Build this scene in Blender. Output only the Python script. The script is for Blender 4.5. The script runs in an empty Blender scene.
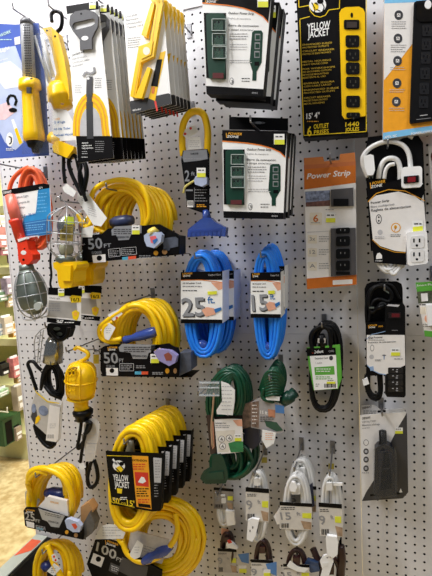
import bpy, math, random
from mathutils import Vector, Matrix
random.seed(7)
R=math.radians
SC=bpy.context.scene
COL=SC.collection
# ---------------------------------------------------------------- camera
CAM=Vector((0,-1.34,1.5)); FPX=450.0
def rotm(y,p,r):
    B=Matrix(((1,0,0),(0,0,1),(0,-1,0)))
    return Matrix.Rotation(y,3,'Z')@Matrix.Rotation(p,3,'X')@B@Matrix.Rotation(r,3,'Z')
MC=rotm(R(17.68),R(-5.94),R(2.99))
cd=bpy.data.cameras.new('camera'); cam=bpy.data.objects.new('camera',cd); COL.objects.link(cam)
cd.sensor_fit='VERTICAL'; cd.sensor_height=24; cd.lens=24*FPX/576; cd.clip_start=.02
m3=MC@Matrix(((1,0,0),(0,-1,0),(0,0,-1)))
cam.matrix_world=Matrix.Translation(CAM)@m3.to_4x4()
SC.camera=cam
# ---------------------------------------------------------------- light
W=bpy.data.worlds.new('store'); SC.world=W; W.use_nodes=True
W.node_tree.nodes['Background'].inputs[0].default_value=(.82,.9,1,1)
W.node_tree.nodes['Background'].inputs[1].default_value=.17
def area(name,loc,target,sx,sy,power,color):
    l=bpy.data.lights.new(name,'AREA'); l.shape='RECTANGLE'; l.size=sx; l.size_y=sy; l.energy=power; l.color=color
    o=bpy.data.objects.new(name,l); COL.objects.link(o); o.location=loc
    o.rotation_euler=(Vector(target)-Vector(loc)).to_track_quat('-Z','Y').to_euler(); return o
area('ceiling_tube_near',(-1.25,-.95,3.25),(-1.0,-.55,0),.35,2.2,92,(.99,.985,1))
area('ceiling_tube_far',(1.3,-1.6,3.3),(1.0,-.9,0),.35,2.4,30,(.9,.94,1))
area('ceiling_tube_aisle',(-1.1,2.2,3.3),(-2.4,2.2,0),.8,3.0,230,(1,.98,.88))
SC.view_settings.view_transform='Standard'; SC.view_settings.look='None'; SC.view_settings.gamma=1
SC.view_settings.exposure=0.0
# ---------------------------------------------------------------- materials
MATS={}
def mat(name,c,rough=.5,metal=0,alpha=1,var=.06,scale=60,bump=0,trans=0,coat=0,spec=.5):
    if name in MATS: return MATS[name]
    m=bpy.data.materials.new(name); m.use_nodes=True; nt=m.node_tree; b=nt.nodes['Principled BSDF']
    c=[x if x>0 else 0 for x in c]
    n=nt.nodes.new('ShaderNodeTexNoise'); n.inputs['Scale'].default_value=scale; n.inputs['Detail'].default_value=2
    tc=nt.nodes.new('ShaderNodeTexCoord'); nt.links.new(tc.outputs['Object'],n.inputs['Vector'])
    r=nt.nodes.new('ShaderNodeValToRGB'); r.color_ramp.elements[0].position=.3; r.color_ramp.elements[1].position=.7
    r.color_ramp.elements[0].color=(*[x*(1-var) for x in c],1); r.color_ramp.elements[1].color=(*[min(1,x*(1+var)) for x in c],1)
    nt.links.new(n.outputs[0],r.inputs[0]); nt.links.new(r.outputs[0],b.inputs['Base Color'])
    b.inputs['Roughness'].default_value=rough; b.inputs['Metallic'].default_value=metal; b.inputs['Alpha'].default_value=alpha
    b.inputs['Transmission Weight'].default_value=trans; b.inputs['Coat Weight'].default_value=coat
    b.inputs['Specular IOR Level'].default_value=spec
    if bump:
        bp=nt.nodes.new('ShaderNodeBump'); bp.inputs['Strength'].default_value=bump; bp.inputs['Distance'].default_value=.001
        nt.links.new(n.outputs[0],bp.inputs['Height']); nt.links.new(bp.outputs[0],b.inputs['Normal'])
    MATS[name]=m; return m
def srgb(h):
    v=[int(h[i:i+2],16)/255 for i in (0,2,4)]
    return [x/12.92 if x<=.04045 else ((x+.055)/1.055)**2.4 for x in v]
def M(name,h,**k): return mat(name,srgb(h),**k)
WHITE=M('white_card','f0f0ee',rough=.35,var=.02); PAPER=M('paper_tag','e9e9e6',rough=.7,var=.04)
CREAM=M('cream_card','e8e5e2',rough=.4,var=.03)
BLACK=M('black_card','0b0a0c',rough=.45,spec=.12); BLACKP=M('black_plastic','0b0b0d',rough=.4,var=.1,spec=.2)
RUBBER=M('black_rubber','0a0a0c',rough=.45,var=.1,spec=.22)
GREY=M('grey_print','8d8d90',rough=.4); LGREY=M('light_grey_print','b9b9bc',rough=.4); DGREY=M('dark_grey_print','38383c',rough=.4)
SILV=M('silver_print','a9abb0',rough=.25,metal=.4)
YEL=M('yellow_cord','fccc00',rough=.36,var=.05,scale=25); YELP=M('yellow_plastic','f8c808',rough=.3,var=.03)
YINK=M('yellow_ink','f0cf10',rough=.4); LEMON=M('lemon_sticker','dde03a',rough=.5)
GOLD=M('gold_ink','e0a021',rough=.4)
ORG=M('orange_cord','f0683a',rough=.42,var=.05); REDP=M('red_plastic','e43a1c',rough=.38)
REDI=M('red_ink','d23020',rough=.5); ORI=M('orange_ink','e07820',rough=.45); RUST=M('burnt_orange_card','c46a1c',rough=.4)
AMBER=M('amber_card','eda21e',rough=.4); SKY=M('sky_blue_card','7cc0ea',rough=.35)
BLUEC=M('blue_cord','2484f0',rough=.35,var=.05); BLUEI=M('blue_ink','2f6fb0',rough=.4); CBLUE=M('cyan_blue_card','2d8cc8',rough=.4,var=.12,scale=30)
NAVY=M('periwinkle_card','4a63b4',rough=.35,var=.1,scale=14); PALEB=M('pale_blue_card','b8c4e4',rough=.35,var=.1,scale=18)
CLBLUE=M('translucent_blue_plastic','3a56a8',rough=.2,alpha=.8)
GRNC=M('green_cord','07432b',rough=.4,var=.12); GRNP=M('dark_green_plastic','083628',rough=.35); GRNI=M('green_card','5aa83c',rough=.4)
WCORD=M('white_cord','dcdbd8',rough=.35,var=.03); BRWN=M('brown_cord','33191a',rough=.35,var=.1)
WPL=M('white_plastic','f2f2f2',rough=.28,var=.02)
CHROME=M('chrome_wire','b4b6b8',rough=.42,metal=.8,var=.05); ZINC=M('zinc_hook','8f8f92',rough=.35,metal=.9)
STEEL=M('steel_reflector','757e77',rough=.42,metal=.6,var=.12,scale=20)
CLEAR=mat('clear_plastic',(.12,.13,.14),rough=.06,alpha=.1,var=.01); CLEAR2=mat('clear_blister',(.5,.54,.58),rough=.12,alpha=.18,var=.02)
SHADEGLASS=mat('smoked_glass',srgb('8b948c'),rough=.12,alpha=.75,var=.1,scale=30)
BRONZE=M('amber_label','8a7a3a',rough=.4); TAN=M('tan_card','b58a5a',rough=.6); PINK=M('pink_pack','c4706c',rough=.5,var=.15)
PEACH=M('peach_print','e0a68a',rough=.5,var=.12,scale=40)
# ---------------------------------------------------------------- pixel rays
def ray(px,py): return (MC@Vector((px-216,py-288,FPX))).normalized()
def at(px,py,d):
    v=ray(px,py); return CAM+v*((CAM.y*-1-d)/v.y)
C={'n':(0,0,1),'c1':(0,0,3.927),'c2':(100,0,3.927),'c3':(190,0,3.927),'c4':(290,0,3.042),'c5':(0,135,3.927),'c6':(80,135,3.323),'c7':(180,110,3.6),'c8':(290,135,3.042),
'd1':(0,260,3.927),'d2':(80,280,3.323),'d3':(170,230,3.323),'d4':(290,270,3.042),'d5':(0,440,3.927),'d6':(80,380,2.936),'d7':(190,350,3.927),'d8':(200,440,2.88),
'e1':(0,140,7.2),'e2':(40,140,6.17),'e3':(0,360,7.2),'e4':(350,120,5.268),'e5':(350,260,3.84),'e8':(330,380,2.94),
'g4':(40,200,6.17),'g5':(20,290,4.8),'g6':(20,380,4.8),'g7':(300,0,5.76),'g8':(380,0,4.114),'g1':(0,60,5.76),'h6':(210,510,5.4),'h7':(280,500,6.17),'h8':(30,0,5.4),'h4':(0,480,6),'h5':(40,480,5.4)}
class Frame:
    """a plane standing d metres off the board; points on it are found along sight lines"""
    def __init__(s,c,d,yaw=0,pitch=0,piv=None):
        s.c=C[c]; s.d=d
        n=Vector((0,-1,0)); n=Matrix.Rotation(R(yaw),3,'Z')@Matrix.Rotation(R(pitch),3,'X')@n
        s.n=n
        if piv is None: piv=(216,288) if not (yaw or pitch) else (0,0)
        else: piv=(s.c[0]+piv[0]/s.c[2],s.c[1]+piv[1]/s.c[2])
        s.o=at(piv[0],piv[1],d)
    def use(s,c):
        f=Frame.__new__(Frame); f.__dict__.update(s.__dict__); f.c=C[c]; return f
    def pt(s,x,y,off=0):
        px=s.c[0]+x/s.c[2]; py=s.c[1]+y/s.c[2]; v=ray(px,py)
        o=s.o+s.n*off
        return CAM+v*((o-CAM).dot(s.n)/v.dot(s.n))
    def k(s,x,y): return (s.pt(x+1,y)-s.pt(x,y)).length
# ---------------------------------------------------------------- mesh builder
class MB:
    def __init__(s): s.v=[]; s.f=[]; s.mi=[]; s.sm=[]; s.m=[]
    def mid(s,m):
        if m not in s.m: s.m.append(m)
        return s.m.index(m)
    def add(s,vs,fs,m,smooth=False):
        b=len(s.v); s.v+= [Vector(v) for v in vs]; k=s.mid(m)
        for f in fs: s.f.append([b+i for i in f]); s.mi.append(k); s.sm.append(smooth)
        return s
    def prism(s,front,back,m,side=None):
        n=len(front)
        s.add(list(front)+list(back),[list(range(n)),list(range(2*n-1,n-1,-1))],m)
        s.add(list(front)+list(back),[[i,i+n,(i+1)%n+n,(i+1)%n] for i in range(n)],side or m)
        return s
    def slab(s,F,pts,m,o0=0,o1=.0004,side=None):
        f=[F.pt(x,y,o1) for x,y in pts]; return s.prism(f,[p-F.n*(o1-o0) for p in f],m,side)
    def rect(s,F,x0,y0,x1,y1,m,o0=0,o1=.0004,r=0,sk=0,side=None):
        """sk = how far y falls from x0 to x1"""
        return s.slab(F,rr(x0,y0,x1,y1,r,sk),m,o0,o1,side)
    def disc(s,F,x,y,rx,ry,m,o0=0,o1=.0004,n=16,rot=0):
        c,sn=math.cos(rot),math.sin(rot)
        return s.slab(F,[(x+rx*math.cos(a)*c-ry*math.sin(a)*sn,y+rx*math.cos(a)*sn+ry*math.sin(a)*c) for a in [2*math.pi*i/n for i in range(n)]],m,o0,o1)
    def line(s,F,pts,w,m,o0=0,o1=.0004):
        for a,b in zip(pts,pts[1:]):
            dx,dy=b[0]-a[0],b[1]-a[1]; l=math.hypot(dx,dy) or 1; nx,ny=-dy/l*w/2,dx/l*w/2
            s.slab(F,[(a[0]+nx,a[1]+ny),(b[0]+nx,b[1]+ny),(b[0]-nx,b[1]-ny),(a[0]-nx,a[1]-ny)],m,o0,o1)
        return s
    def tube(s,pts,r,m,seg=6,closed=False,caps=True):
        pts=[Vector(p) for p in pts]; n=len(pts)
        if n<2: return s
        rs=r if isinstance(r,(list,tuple)) else [r]*n
        T=[]
        for i in range(n):
            a=pts[(i-1)%n] if (closed or i>0) else pts[0]; b=pts[(i+1)%n] if (closed or i<n-1) else pts[-1]
            t=(b-a); T.append(t.normalized() if t.length>1e-9 else Vector((0,0,1)))
        u=T[0].orthogonal().normalized(); vs=[]
        for i in range(n):
            u=(u-T[i]*u.dot(T[i])); u=u.normalized() if u.length>1e-6 else T[i].orthogonal().normalized()
            w=T[i].cross(u)
            for k in range(seg):
                a=2*math.pi*k/seg; vs.append(pts[i]+(u*math.cos(a)+w*math.sin(a))*rs[i])
        fs=[]
        for i in range(n if closed else n-1):
            j=(i+1)%n
            for k in range(seg): fs.append([i*seg+k,i*seg+(k+1)%seg,j*seg+(k+1)%seg,j*seg+k])
        if caps and not closed: fs.append(list(range(seg-1,-1,-1))); fs.append([(n-1)*seg+k for k in range(seg)])
        return s.add(vs,fs,m,True)
    def lathe(s,a,b,prof,m,seg=16,cap=True,sx=1,sy=1,up=None):
        a,b=Vector(a),Vector(b); t=(b-a).normalized(); u=(Vector(up) if up else Vector((0,-1,0))); u=(u-t*u.dot(t)).normalized(); w=t.cross(u)
        vs=[];fs=[];n=len(prof)
        for (q,r) in prof:
            for k in range(seg):
                an=2*math.pi*k/seg; vs.append(a+(b-a)*q+(u*math.cos(an)*sy+w*math.sin(an)*sx)*r)
        for i in range(n-1):
            for k in range(seg): fs.append([i*seg+k,i*seg+(k+1)%seg,(i+1)*seg+(k+1)%seg,(i+1)*seg+k])
        if cap: fs.append(list(range(seg-1,-1,-1))); fs.append([(n-1)*seg+k for k in range(seg)])
        return s.add(vs,fs,m,True)
    def box(s,a,b,m):
        x0,y0,z0=a;x1,y1,z1=b
        vs=[(x0,y0,z0),(x1,y0,z0),(x1,y1,z0),(x0,y1,z0),(x0,y0,z1),(x1,y0,z1),(x1,y1,z1),(x0,y1,z1)]
        return s.add(vs,[[0,3,2,1],[4,5,6,7],[0,1,5,4],[1,2,6,5],[2,3,7,6],[3,0,4,7]],m)
    def text(s,F,txt,p0,p1,h,m,off=.0006,bold=0,shear=0):
        vs,fs=glyphs(txt,min(bold,.018),shear)
        if not vs: return s
        xs=[v[0] for v in vs]; x0,x1=min(xs),max(xs); 
        A=F.pt(p0[0],p0[1],off); B=F.pt(p1[0],p1[1],off); e=B-A; up=e.cross(F.n); up=-up.normalized() if up.z<0 else up.normalized()
        H=(F.pt(p0[0],p0[1]-h,off)-A).length/.72
        return s.add([A+e*((x-x0)/(x1-x0))+up*(y*H) for x,y in vs],fs,m)
    def greek(s,F,x0,y0,x1,n,dy,h,m,off=.0007,sk=0,seed=0,fill=.9):
        rd=random.Random(seed+int(x0*3+y0))
        for i in range(n):
            x=x0; y=y0+i*dy; end=x1-(x1-x0)*rd.uniform(0,.35)*(1 if i%3==2 else .4)
            while x<end-1:
                w=min(rd.uniform(2.2,7)*h*.6,end-x); q=sk*(x-x0)/(x1-x0)
                s.slab(F,[(x,y+q),(x+w,y+q+sk*w/(x1-x0)),(x+w,y+h+q+sk*w/(x1-x0)),(x,y+h+q)],m,off-.0003,off); x+=w+h*.8
        return s
    def build(s,name,parent=None,label=None):
        me=bpy.data.meshes.new(name); root=parent
        org=Vector((0,0,0))
        while root: org=org+root.location; root=root.parent
        if not parent and s.v:
            lo=Vector([min(v[i] for v in s.v) for i in range(3)]); hi=Vector([max(v[i] for v in s.v) for i in range(3)]); org=Vector(((lo.x+hi.x)/2,(lo.y+hi.y)/2,lo.z))
        me.from_pydata([tuple(v-org) for v in s.v],[],s.f)
        for m in s.m: me.materials.append(m)
        me.polygons.foreach_set('material_index',s.mi); me.polygons.foreach_set('use_smooth',s.sm); me.update()
        o=bpy.data.objects.new(name,me); COL.objects.link(o)
        if parent: o.parent=parent
        else: o.location=org
        if label: o['label']=label
        return o
def rr(x0,y0,x1,y1,r=0,sk=0):
    if r<=0: P=[(x0,y0),(x1,y0),(x1,y1),(x0,y1)]
    else:
        P=[]
        for cx,cy,a0 in ((x0+r,y0+r,180),(x1-r,y0+r,270),(x1-r,y1-r,0),(x0+r,y1-r,90)):
            for i in range(4): a=R(a0+i*30); P.append((cx+r*math.cos(a),cy+r*math.sin(a)))
    return [(x,y+sk*(x-x0)/(x1-x0)) for x,y in P]
GC={}
def glyphs(txt,bold,shear):
    key=(txt,bold,shear)
    if key in GC: return GC[key]
    cu=bpy.data.curves.new('t','FONT'); cu.body=txt; cu.resolution_u=2; cu.offset=bold; cu.shear=shear
    o=bpy.data.objects.new('t',cu); COL.objects.link(o); bpy.context.view_layer.update()
    me=o.to_mesh(); vs=[(v.co.x,v.co.y) for v in me.vertices]; fs=[list(p.vertices) for p in me.polygons]
    o.to_mesh_clear(); bpy.data.objects.remove(o); bpy.data.curves.remove(cu)
    GC[key]=(vs,fs); return GC[key]
def thing(name,label,cat,loc,group=None):
    o=bpy.data.objects.new(name,None); o.empty_display_size=.03; COL.objects.link(o); o.location=loc
    tag(o,label,cat,group); return o
def tag(o,label=None,cat=None,group=None,kind=None):
    if label:o['label']=label
    if cat:o['category']=cat
    if group:o['group']=group
    if kind:o['kind']=kind
    return o
def kids(o): return [c for c in ALLKIDS(o)]
def ALLKIDS(o): return [c for c in COL.objects if c.parent==o]
def copy_tree(o,parent=None):
    c=o.copy(); COL.objects.link(c); c.parent=parent
    for ch in kids(o): copy_tree(ch,c)
    return c
def clone(o,delta,label,rz=0):
    c=copy_tree(o); c.location=Vector(o.location)+Vector(delta); c.rotation_euler.z=rz; c['label']=label; return c
def smooth_path(pts,n=6):
    """Catmull-Rom through the points"""
    pts=[Vector(p) for p in pts]; out=[]
    for i in range(len(pts)-1):
        p0=pts[max(i-1,0)];p1=pts[i];p2=pts[i+1];p3=pts[min(i+2,len(pts)-1)]
        for k in range(n):
            t=k/n; out.append(.5*((2*p1)+(p2-p0)*t+(2*p0-5*p1+4*p2-p3)*t*t+(3*p1-p0-3*p2+p3)*t**3))
    out.append(pts[-1]); return out
def cordpx(F,pts,n=6): return smooth_path([F.pt(*(p if len(p)==3 else (*p,0))) for p in pts],n)
def coil(mb,F,front,back,n,r,m,rj=3,oj=.006,seed=1,e=2.2,per=26,seg=6,layers=2,lw=0):
    """one long cord wound n times; front/back = (cx,cy,rx,ry,rot_deg,off)"""
    rd=random.Random(seed); J=[[rd.uniform(-1,1) for _ in range(5)] for _ in range(n+2)]; pts=[]
    for i in range(n*per+1):
        t=i/per; k=int(t); q=t-k; s=t/n
        j=[J[k][z]*(1-q)+J[min(k+1,n+1)][z]*q for z in range(5)]
        cx,cy,rx,ry,rot,off=[front[z]*(1-s)+back[z]*s for z in range(6)]
        lay=(k%layers)*(1-q)+((k+1)%layers)*q
        rx2=rx+j[0]*rj-lay*lw; ry2=ry+j[1]*rj-lay*lw
        a=2*math.pi*t; ca,sa=math.cos(a),math.sin(a)
        x=rx2*math.copysign(abs(ca)**(2/e),ca)+j[2]*rj*.5; y=ry2*math.copysign(abs(sa)**(2/e),sa)+j[3]*rj*.5
        c,sn=math.cos(R(rot)),math.sin(R(rot))
        pts.append(F.pt(cx+x*c-y*sn,cy+x*sn+y*c,off+j[4]*oj+.002*math.sin(a*3+k)))
    return mb.tube(pts,r,m,seg)
def hook(F,x,y,length,label,tagc=None,group=None,d0=0,rad=.0024,plate=True):
    """peg hook: leaves the board square, tip turned up"""
    p=F.pt(x,y); X,Z=p.x,p.z
    t=thing('peg_hook',label,'hook',(X,0,Z),group)
    m=MB(); L=length
    m.tube(smooth_path([(X,.004,Z),(X,-.02,Z),(X,-L*.5,Z),(X,-L+.012,Z),(X,-L+.002,Z+.004),(X,-L,Z+.016)],4),rad,ZINC,8); m.build('rod',t)
    b=MB(); b.box((X-.007,-.003,Z-.018),(X+.007,0,Z+.022),ZINC); b.build('back_plate',t)
    return t
def sticker(F,x0,y0,x1,y1,t,m=LEMON,off=.0012,sk=0,name='price_sticker'):
    b=MB(); b.rect(F,x0,y0,x1,y1,WHITE,off-.0004,off,sk=sk); b.rect(F,x0+(x1-x0)*.05,y0+(y1-y0)*.55,x1,y1,m,off,off+.0002,sk=sk)
    b.greek(F,x0+(x1-x0)*.15,y0+(y1-y0)*.2,x1-(x1-x0)*.1,1,1,(y1-y0)*.12,DGREY,off+.0004)
    return b.build(name,t)
def outlet(b,F,x,y,w,h,m,off,slot=BLACK):
    """a three-pin receptacle face of width w and height h (crop px)"""
    b.rect(F,x-w/2,y-h/2,x+w/2,y+h/2,m,off-.002,off,r=min(w,h)*.25)
    b.rect(F,x-w*.26,y-h*.28,x-w*.16,y+h*.05,slot,off,off+.0004); b.rect(F,x+w*.14,y-h*.28,x+w*.22,y+h*.05,slot,off,off+.0004)
    b.disc(F,x,y+h*.24,w*.08,h*.09,slot,off,off+.0004,8)
# ================================================================ the setting
def structure(mb,name): return tag(mb.build(name),kind='structure')
BOARD=M('pegboard_white','dcdbdd',rough=.45,var=.02,scale=8,bump=.1); HOLE_SHADE=M('hole_painted_shade','08080a',rough=.9)  # hole walls and backing coloured near black, painting in the shade inside the holes
HDR=M('header_white','dcd8da',rough=.5,var=.02)
S=.0254
def board(name,x0,x1,z0,z1,ox,oz):
    """hardboard sheet with true holes, front face on y=0; (ox,oz) is one hole centre"""
    b=MB(); vs=[];fs=[]; hs=[]
    i0=math.ceil((x0+S/2-ox)/S); i1=math.floor((x1-S/2-ox)/S); j0=math.ceil((z0+S/2-oz)/S); j1=math.floor((z1-S/2-oz)/S)
    rh=.0036; dirs=[(math.cos(R(45*k)),math.sin(R(45*k))) for k in range(8)]
    oc=[(1,0),(1,1),(0,1),(-1,1),(-1,0),(-1,-1),(0,-1),(1,-1)]
    hv=[];hf=[]
    for i in range(i0,i1+1):
        for j in range(j0,j1+1):
            cx,cz=ox+i*S,oz+j*S; B=len(vs)
            xl=x0 if i==i0 else cx-S/2; xh=x1 if i==i1 else cx+S/2; zl=z0 if j==j0 else cz-S/2; zh=z1 if j==j1 else cz+S/2
            for (a,c) in oc: vs.append((xh if a>0 else xl if a<0 else cx,0,zh if c>0 else zl if c<0 else cz))
            for (a,c) in dirs: vs.append((cx+a*rh,0,cz+c*rh))
            for (a,c) in dirs: vs.append((cx+a*rh,.005,cz+c*rh))
            for k in range(8):
                n=(k+1)%8; fs.append([B+k,B+8+k,B+8+n,B+n]); hs.append([B+8+k,B+16+k,B+16+n,B+8+n])
    b.add(vs,fs,BOARD); base=len(b.v)-len(vs); hk=b.mid(HOLE_SHADE)
    for f in hs: b.f.append([base+i for i in f]); b.mi.append(hk); b.sm.append(False)
    b.add([(x0,0,z0),(x1,0,z0),(x1,0,z1),(x0,0,z1),(x0,.005,z0),(x1,.005,z0),(x1,.005,z1),(x0,.005,z1)],[[0,4,5,1],[3,2,6,7],[0,3,7,4],[1,5,6,2]],BOARD)
    b.box((x0+.002,.0055,z0+.002),(x1-.002,.03,z1-.002),HOLE_SHADE)
    return structure(b,name)
def seam(a,b): return a,b
BX=-1.207; SX=-.0045; Z0=.02
# hole centres measured off the photo
hR=at(374.2,3,0); hL=at(340+271/7.2,490+127/7.2,0); hM=at(270+189/7.2,260+237/7.2,0)
board('wall_back',BX,SX-.0004,.1,1.21-.0004,hM.x,at(180+125/10.8,360+203/10.8,0).z)
board('wall_back',BX,SX-.0004,1.21,2.19,hM.x,hM.z)
board('wall_back',SX+.0004,1.21,.1,1.21-.0004,hL.x,hL.z)
board('wall_back',SX+.0004,1.21,1.21,2.19,hR.x,hR.z)
b=MB(); b.box((BX,-.004,2.1905),(1.21,.03,2.6),HDR); structure(b,'wall_back')
b=MB(); b.box((BX-.005,-.002,.0),(BX-.0005,.05,2.6),HDR); structure(b,'trim_1')
FL=bpy.data.materials.new('floor_vinyl'); FL.use_nodes=True; nt=FL.node_tree; bs=nt.nodes['Principled BSDF']
tc=nt.nodes.new('ShaderNodeTexCoord'); n1=nt.nodes.new('ShaderNodeTexNoise'); n1.inputs['Scale'].default_value=22; n1.inputs['Detail'].default_value=6
rp=nt.nodes.new('ShaderNodeValToRGB'); rp.color_ramp.elements[0].color=(*srgb('b89c68'),1); rp.color_ramp.elements[1].color=(*srgb('dcc896'),1); rp.color_ramp.elements[0].position=.35; rp.color_ramp.elements[1].position=.65
nt.links.new(tc.outputs['Object'],n1.inputs['Vector']); nt.links.new(n1.outputs[0],rp.inputs[0]); nt.links.new(rp.outputs[0],bs.inputs['Base Color']); bs.inputs['Roughness'].default_value=.35
b=MB(); b.box((-6,-5,-.02),(4,8,-.0005),FL); structure(b,'floor')
b=MB(); b.box((-6,-5,3.6),(4,8,3.62),HDR); structure(b,'ceiling')
# end panel of the base deck under the pegboard
LEDGE=M('ledge_pale_green_grey','b4bab0',rough=.3,var=.03)
t=thing('shelf_end_panel','pale grey metal ledge with red corner label at the foot of the pegboard','shelf',(BX+.03,-.3,0))
ez=at(36,533,0).z
b=MB(); b.box((BX,-.6,0),(BX+.052,-.006,ez),LEDGE); b.build('panel',t)
b=MB(); b.box((BX+.0525,-.6,0),(BX+.066,-.006,ez-.004),BLACKP); b.build('edge_strip',t)
b=MB(); b.add([(BX+.004,-.13,ez+.0008),(BX+.048,-.09,ez+.0008),(BX+.048,-.035,ez+.0008),(BX+.004,-.035,ez+.0008)],[[0,1,2,3]],M('red_label','e06040',rough=.5)); b.build('corner_label',t)
# ================================================================ aisle beyond, on the left
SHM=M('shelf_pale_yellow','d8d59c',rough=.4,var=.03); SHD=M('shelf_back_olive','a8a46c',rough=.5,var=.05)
GX=-2.28
def ptx(px,py,X):
    v=ray(px,py); return CAM+v*((X-CAM.x)/v.x)
g=thing('gondola_shelving','pale yellow metal store shelving across the aisle on the left','shelving',(GX-.25,2.9,0))
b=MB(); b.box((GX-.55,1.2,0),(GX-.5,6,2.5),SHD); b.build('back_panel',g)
b=MB(); b.box((GX-.5,1.2,0),(GX,6,.16),SHM); b.box((GX-.5,1.2,.161),(GX+.012,6,.19),SHM); b.build('base_deck',g)
lev=[ptx(0,345,GX).z,ptx(0,268,GX).z,ptx(0,397,GX).z,ptx(0,205,GX).z,]
for z in lev:
    b=MB(); b.box((GX-.5,1.2,z-.05),(GX+.01,6,z),SHM); b.box((GX+.0105,1.2,z-.048),(GX+.014,6,z-.004),M('shelf_ticket_strip','e6e2b4',rough=.3)); b.build('shelf',g)
def small_pack(px,py,w,h,dep,m,label,name='hanging_packet',cat='packet',X=None,band=WHITE,grp=None):
    w*=.42; h*=.6; p=ptx(px,py,GX+.022+dep); b=MB(); y,z=p.y,p.z; x=p.x
    if 'base deck' in label: x=GX; h=z-.191
    b.box((x-dep,y-w/2,z-h),(x,y+w/2,z-.012),m); b.box((x-dep*.6,y-w/2,z-.0119),(x-dep*.4,y+w/2,z),band)
    b.box((x+.0002,y-w*.42,z-h*.62),(x+.0015,y+w*.42,z-h*.45),band)
    b.box((x+.0002,y-w*.3,z-h*.9),(x+.0015,y+w*.3,z-h*.72),CREAM)
    o=b.build(name); tag(o,label,cat,grp); return o
small_pack(2,225,.16,.24,.05,M('pack_salmon','b87a70',rough=.5,var=.3,scale=20),'faded pink packet on the upper shelf across the aisle')
small_pack(10,276,.17,.2,.05,M('pack_mauve','9a8a94',rough=.5,var=.4,scale=25),'mauve grey packet in the second bay across the aisle')
small_pack(8,315,.18,.21,.05,M('pack_cream','cfc0a8',rough=.5,var=.25,scale=20),'cream packet hanging above the middle shelf across the aisle')
small_pack(14,322,.1,.17,.04,M('pack_amber','c8983c',rough=.5,var=.25,scale=20),'amber packet beside the cream packet across the aisle',X=GX-.02)
small_pack(16,356,.15,.24,.05,M('pack_red','c87876',rough=.4,var=.3,scale=35),'red striped packet on the shelf across the aisle')
small_pack(5,362,.16,.14,.06,M('pack_black','1c1c18',rough=.5,var=.1),'black bundle on the lower shelf across the aisle',name='bundle',cat='bundle',band=BLACK,X=GX-.1)
small_pack(3,388,.22,.09,.06,M('pack_green_white','9ab890',rough=.5,var=.4,scale=30),'green and white box lying on the lower shelf across the aisle',name='carton',cat='box')
small_pack(20,384,.16,.3,.05,M('pack_pale_taupe','a89c88',rough=.35,var=.2,scale=14),'pale taupe packet hanging low near the edge of the pegboard')
small_pack(27,426,.13,.2,.05,M('pack_taupe','9c8c78',rough=.35,var=.2,scale=14),'taupe packet standing over the base deck by the pegboard edge')
p=ptx(12,416,GX-.02); p.z=max(p.z,.28); b=MB(); b.box((p.x-.14,p.y-.09,.191),(p.x,p.y+.08,p.z),M('box_forest','26502c',rough=.45,var=.15)); b.box((p.x+.0005,p.y-.07,.20),(p.x+.002,p.y-.01,p.z-.02),BLACK)
tag(b.build('carton'),'dark green box standing on the base deck across the aisle','box')
p=ptx(7,412,GX+.26); q=p+Vector((-.32,.0,-.0)); b=MB(); b.tube(smooth_path([q,p+Vector((-.02,0,0)),p,p+Vector((.004,0,.03))],4),.004,M('hook_white','e0dcc4',rough=.3),8)
tag(b.build('peg_hook'),'long white hook sticking out over the base deck across the aisle','hook')

# more stock across the aisle
for (px,py,w,h,c_,l) in ((4,240,.12,.14,'a86a6c','dusty pink packet just above the second shelf across the aisle'),(13,250,.1,.12,'7a5a6a','plum packet left of the pegboard edge, above the second shelf'),
 (3,290,.14,.1,'6c8a6a','sage packet on the left, between second and third shelves across the aisle'),(11,296,.1,.1,'c8b088','small tan packet beside the sage one across the aisle'),(3,215,.1,.12,'d8ccb4','cream packet highest on the far shelving'),(2,322,.1,.12,'9aa8b0','blue grey packet at the picture edge above the middle shelf'),(19,372,.08,.1,'b89a60','small ochre packet close to the pegboard edge')):
    small_pack(px,py,w*1.4,h*1.2,.03,M('stock_'+c_,c_,rough=.4,var=.3,scale=30),l)
# ================================================================ boxed and carded goods
def zone_logo(b,F,x0,y0,x1,y1,h,off=.0009):
    my=(y0+y1)/2
    b.line(F,[(x0,y0+h*.1),(x0-h*.15,y0-h*1.5+h*.2)],h*.2,GOLD,off-.0003,off)
    b.text(F,'POWER',(x0+h*.3,y0-h*.75),(x1,y1-h*.75),h*.72,GOLD,off,.02,.25)
    b.text(F,'ZONE',(x0,y0),(x0+(x1-x0)*.8,y0+(y1-y0)*.8),h*.62,WHITE,off,.03,.15)
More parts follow.
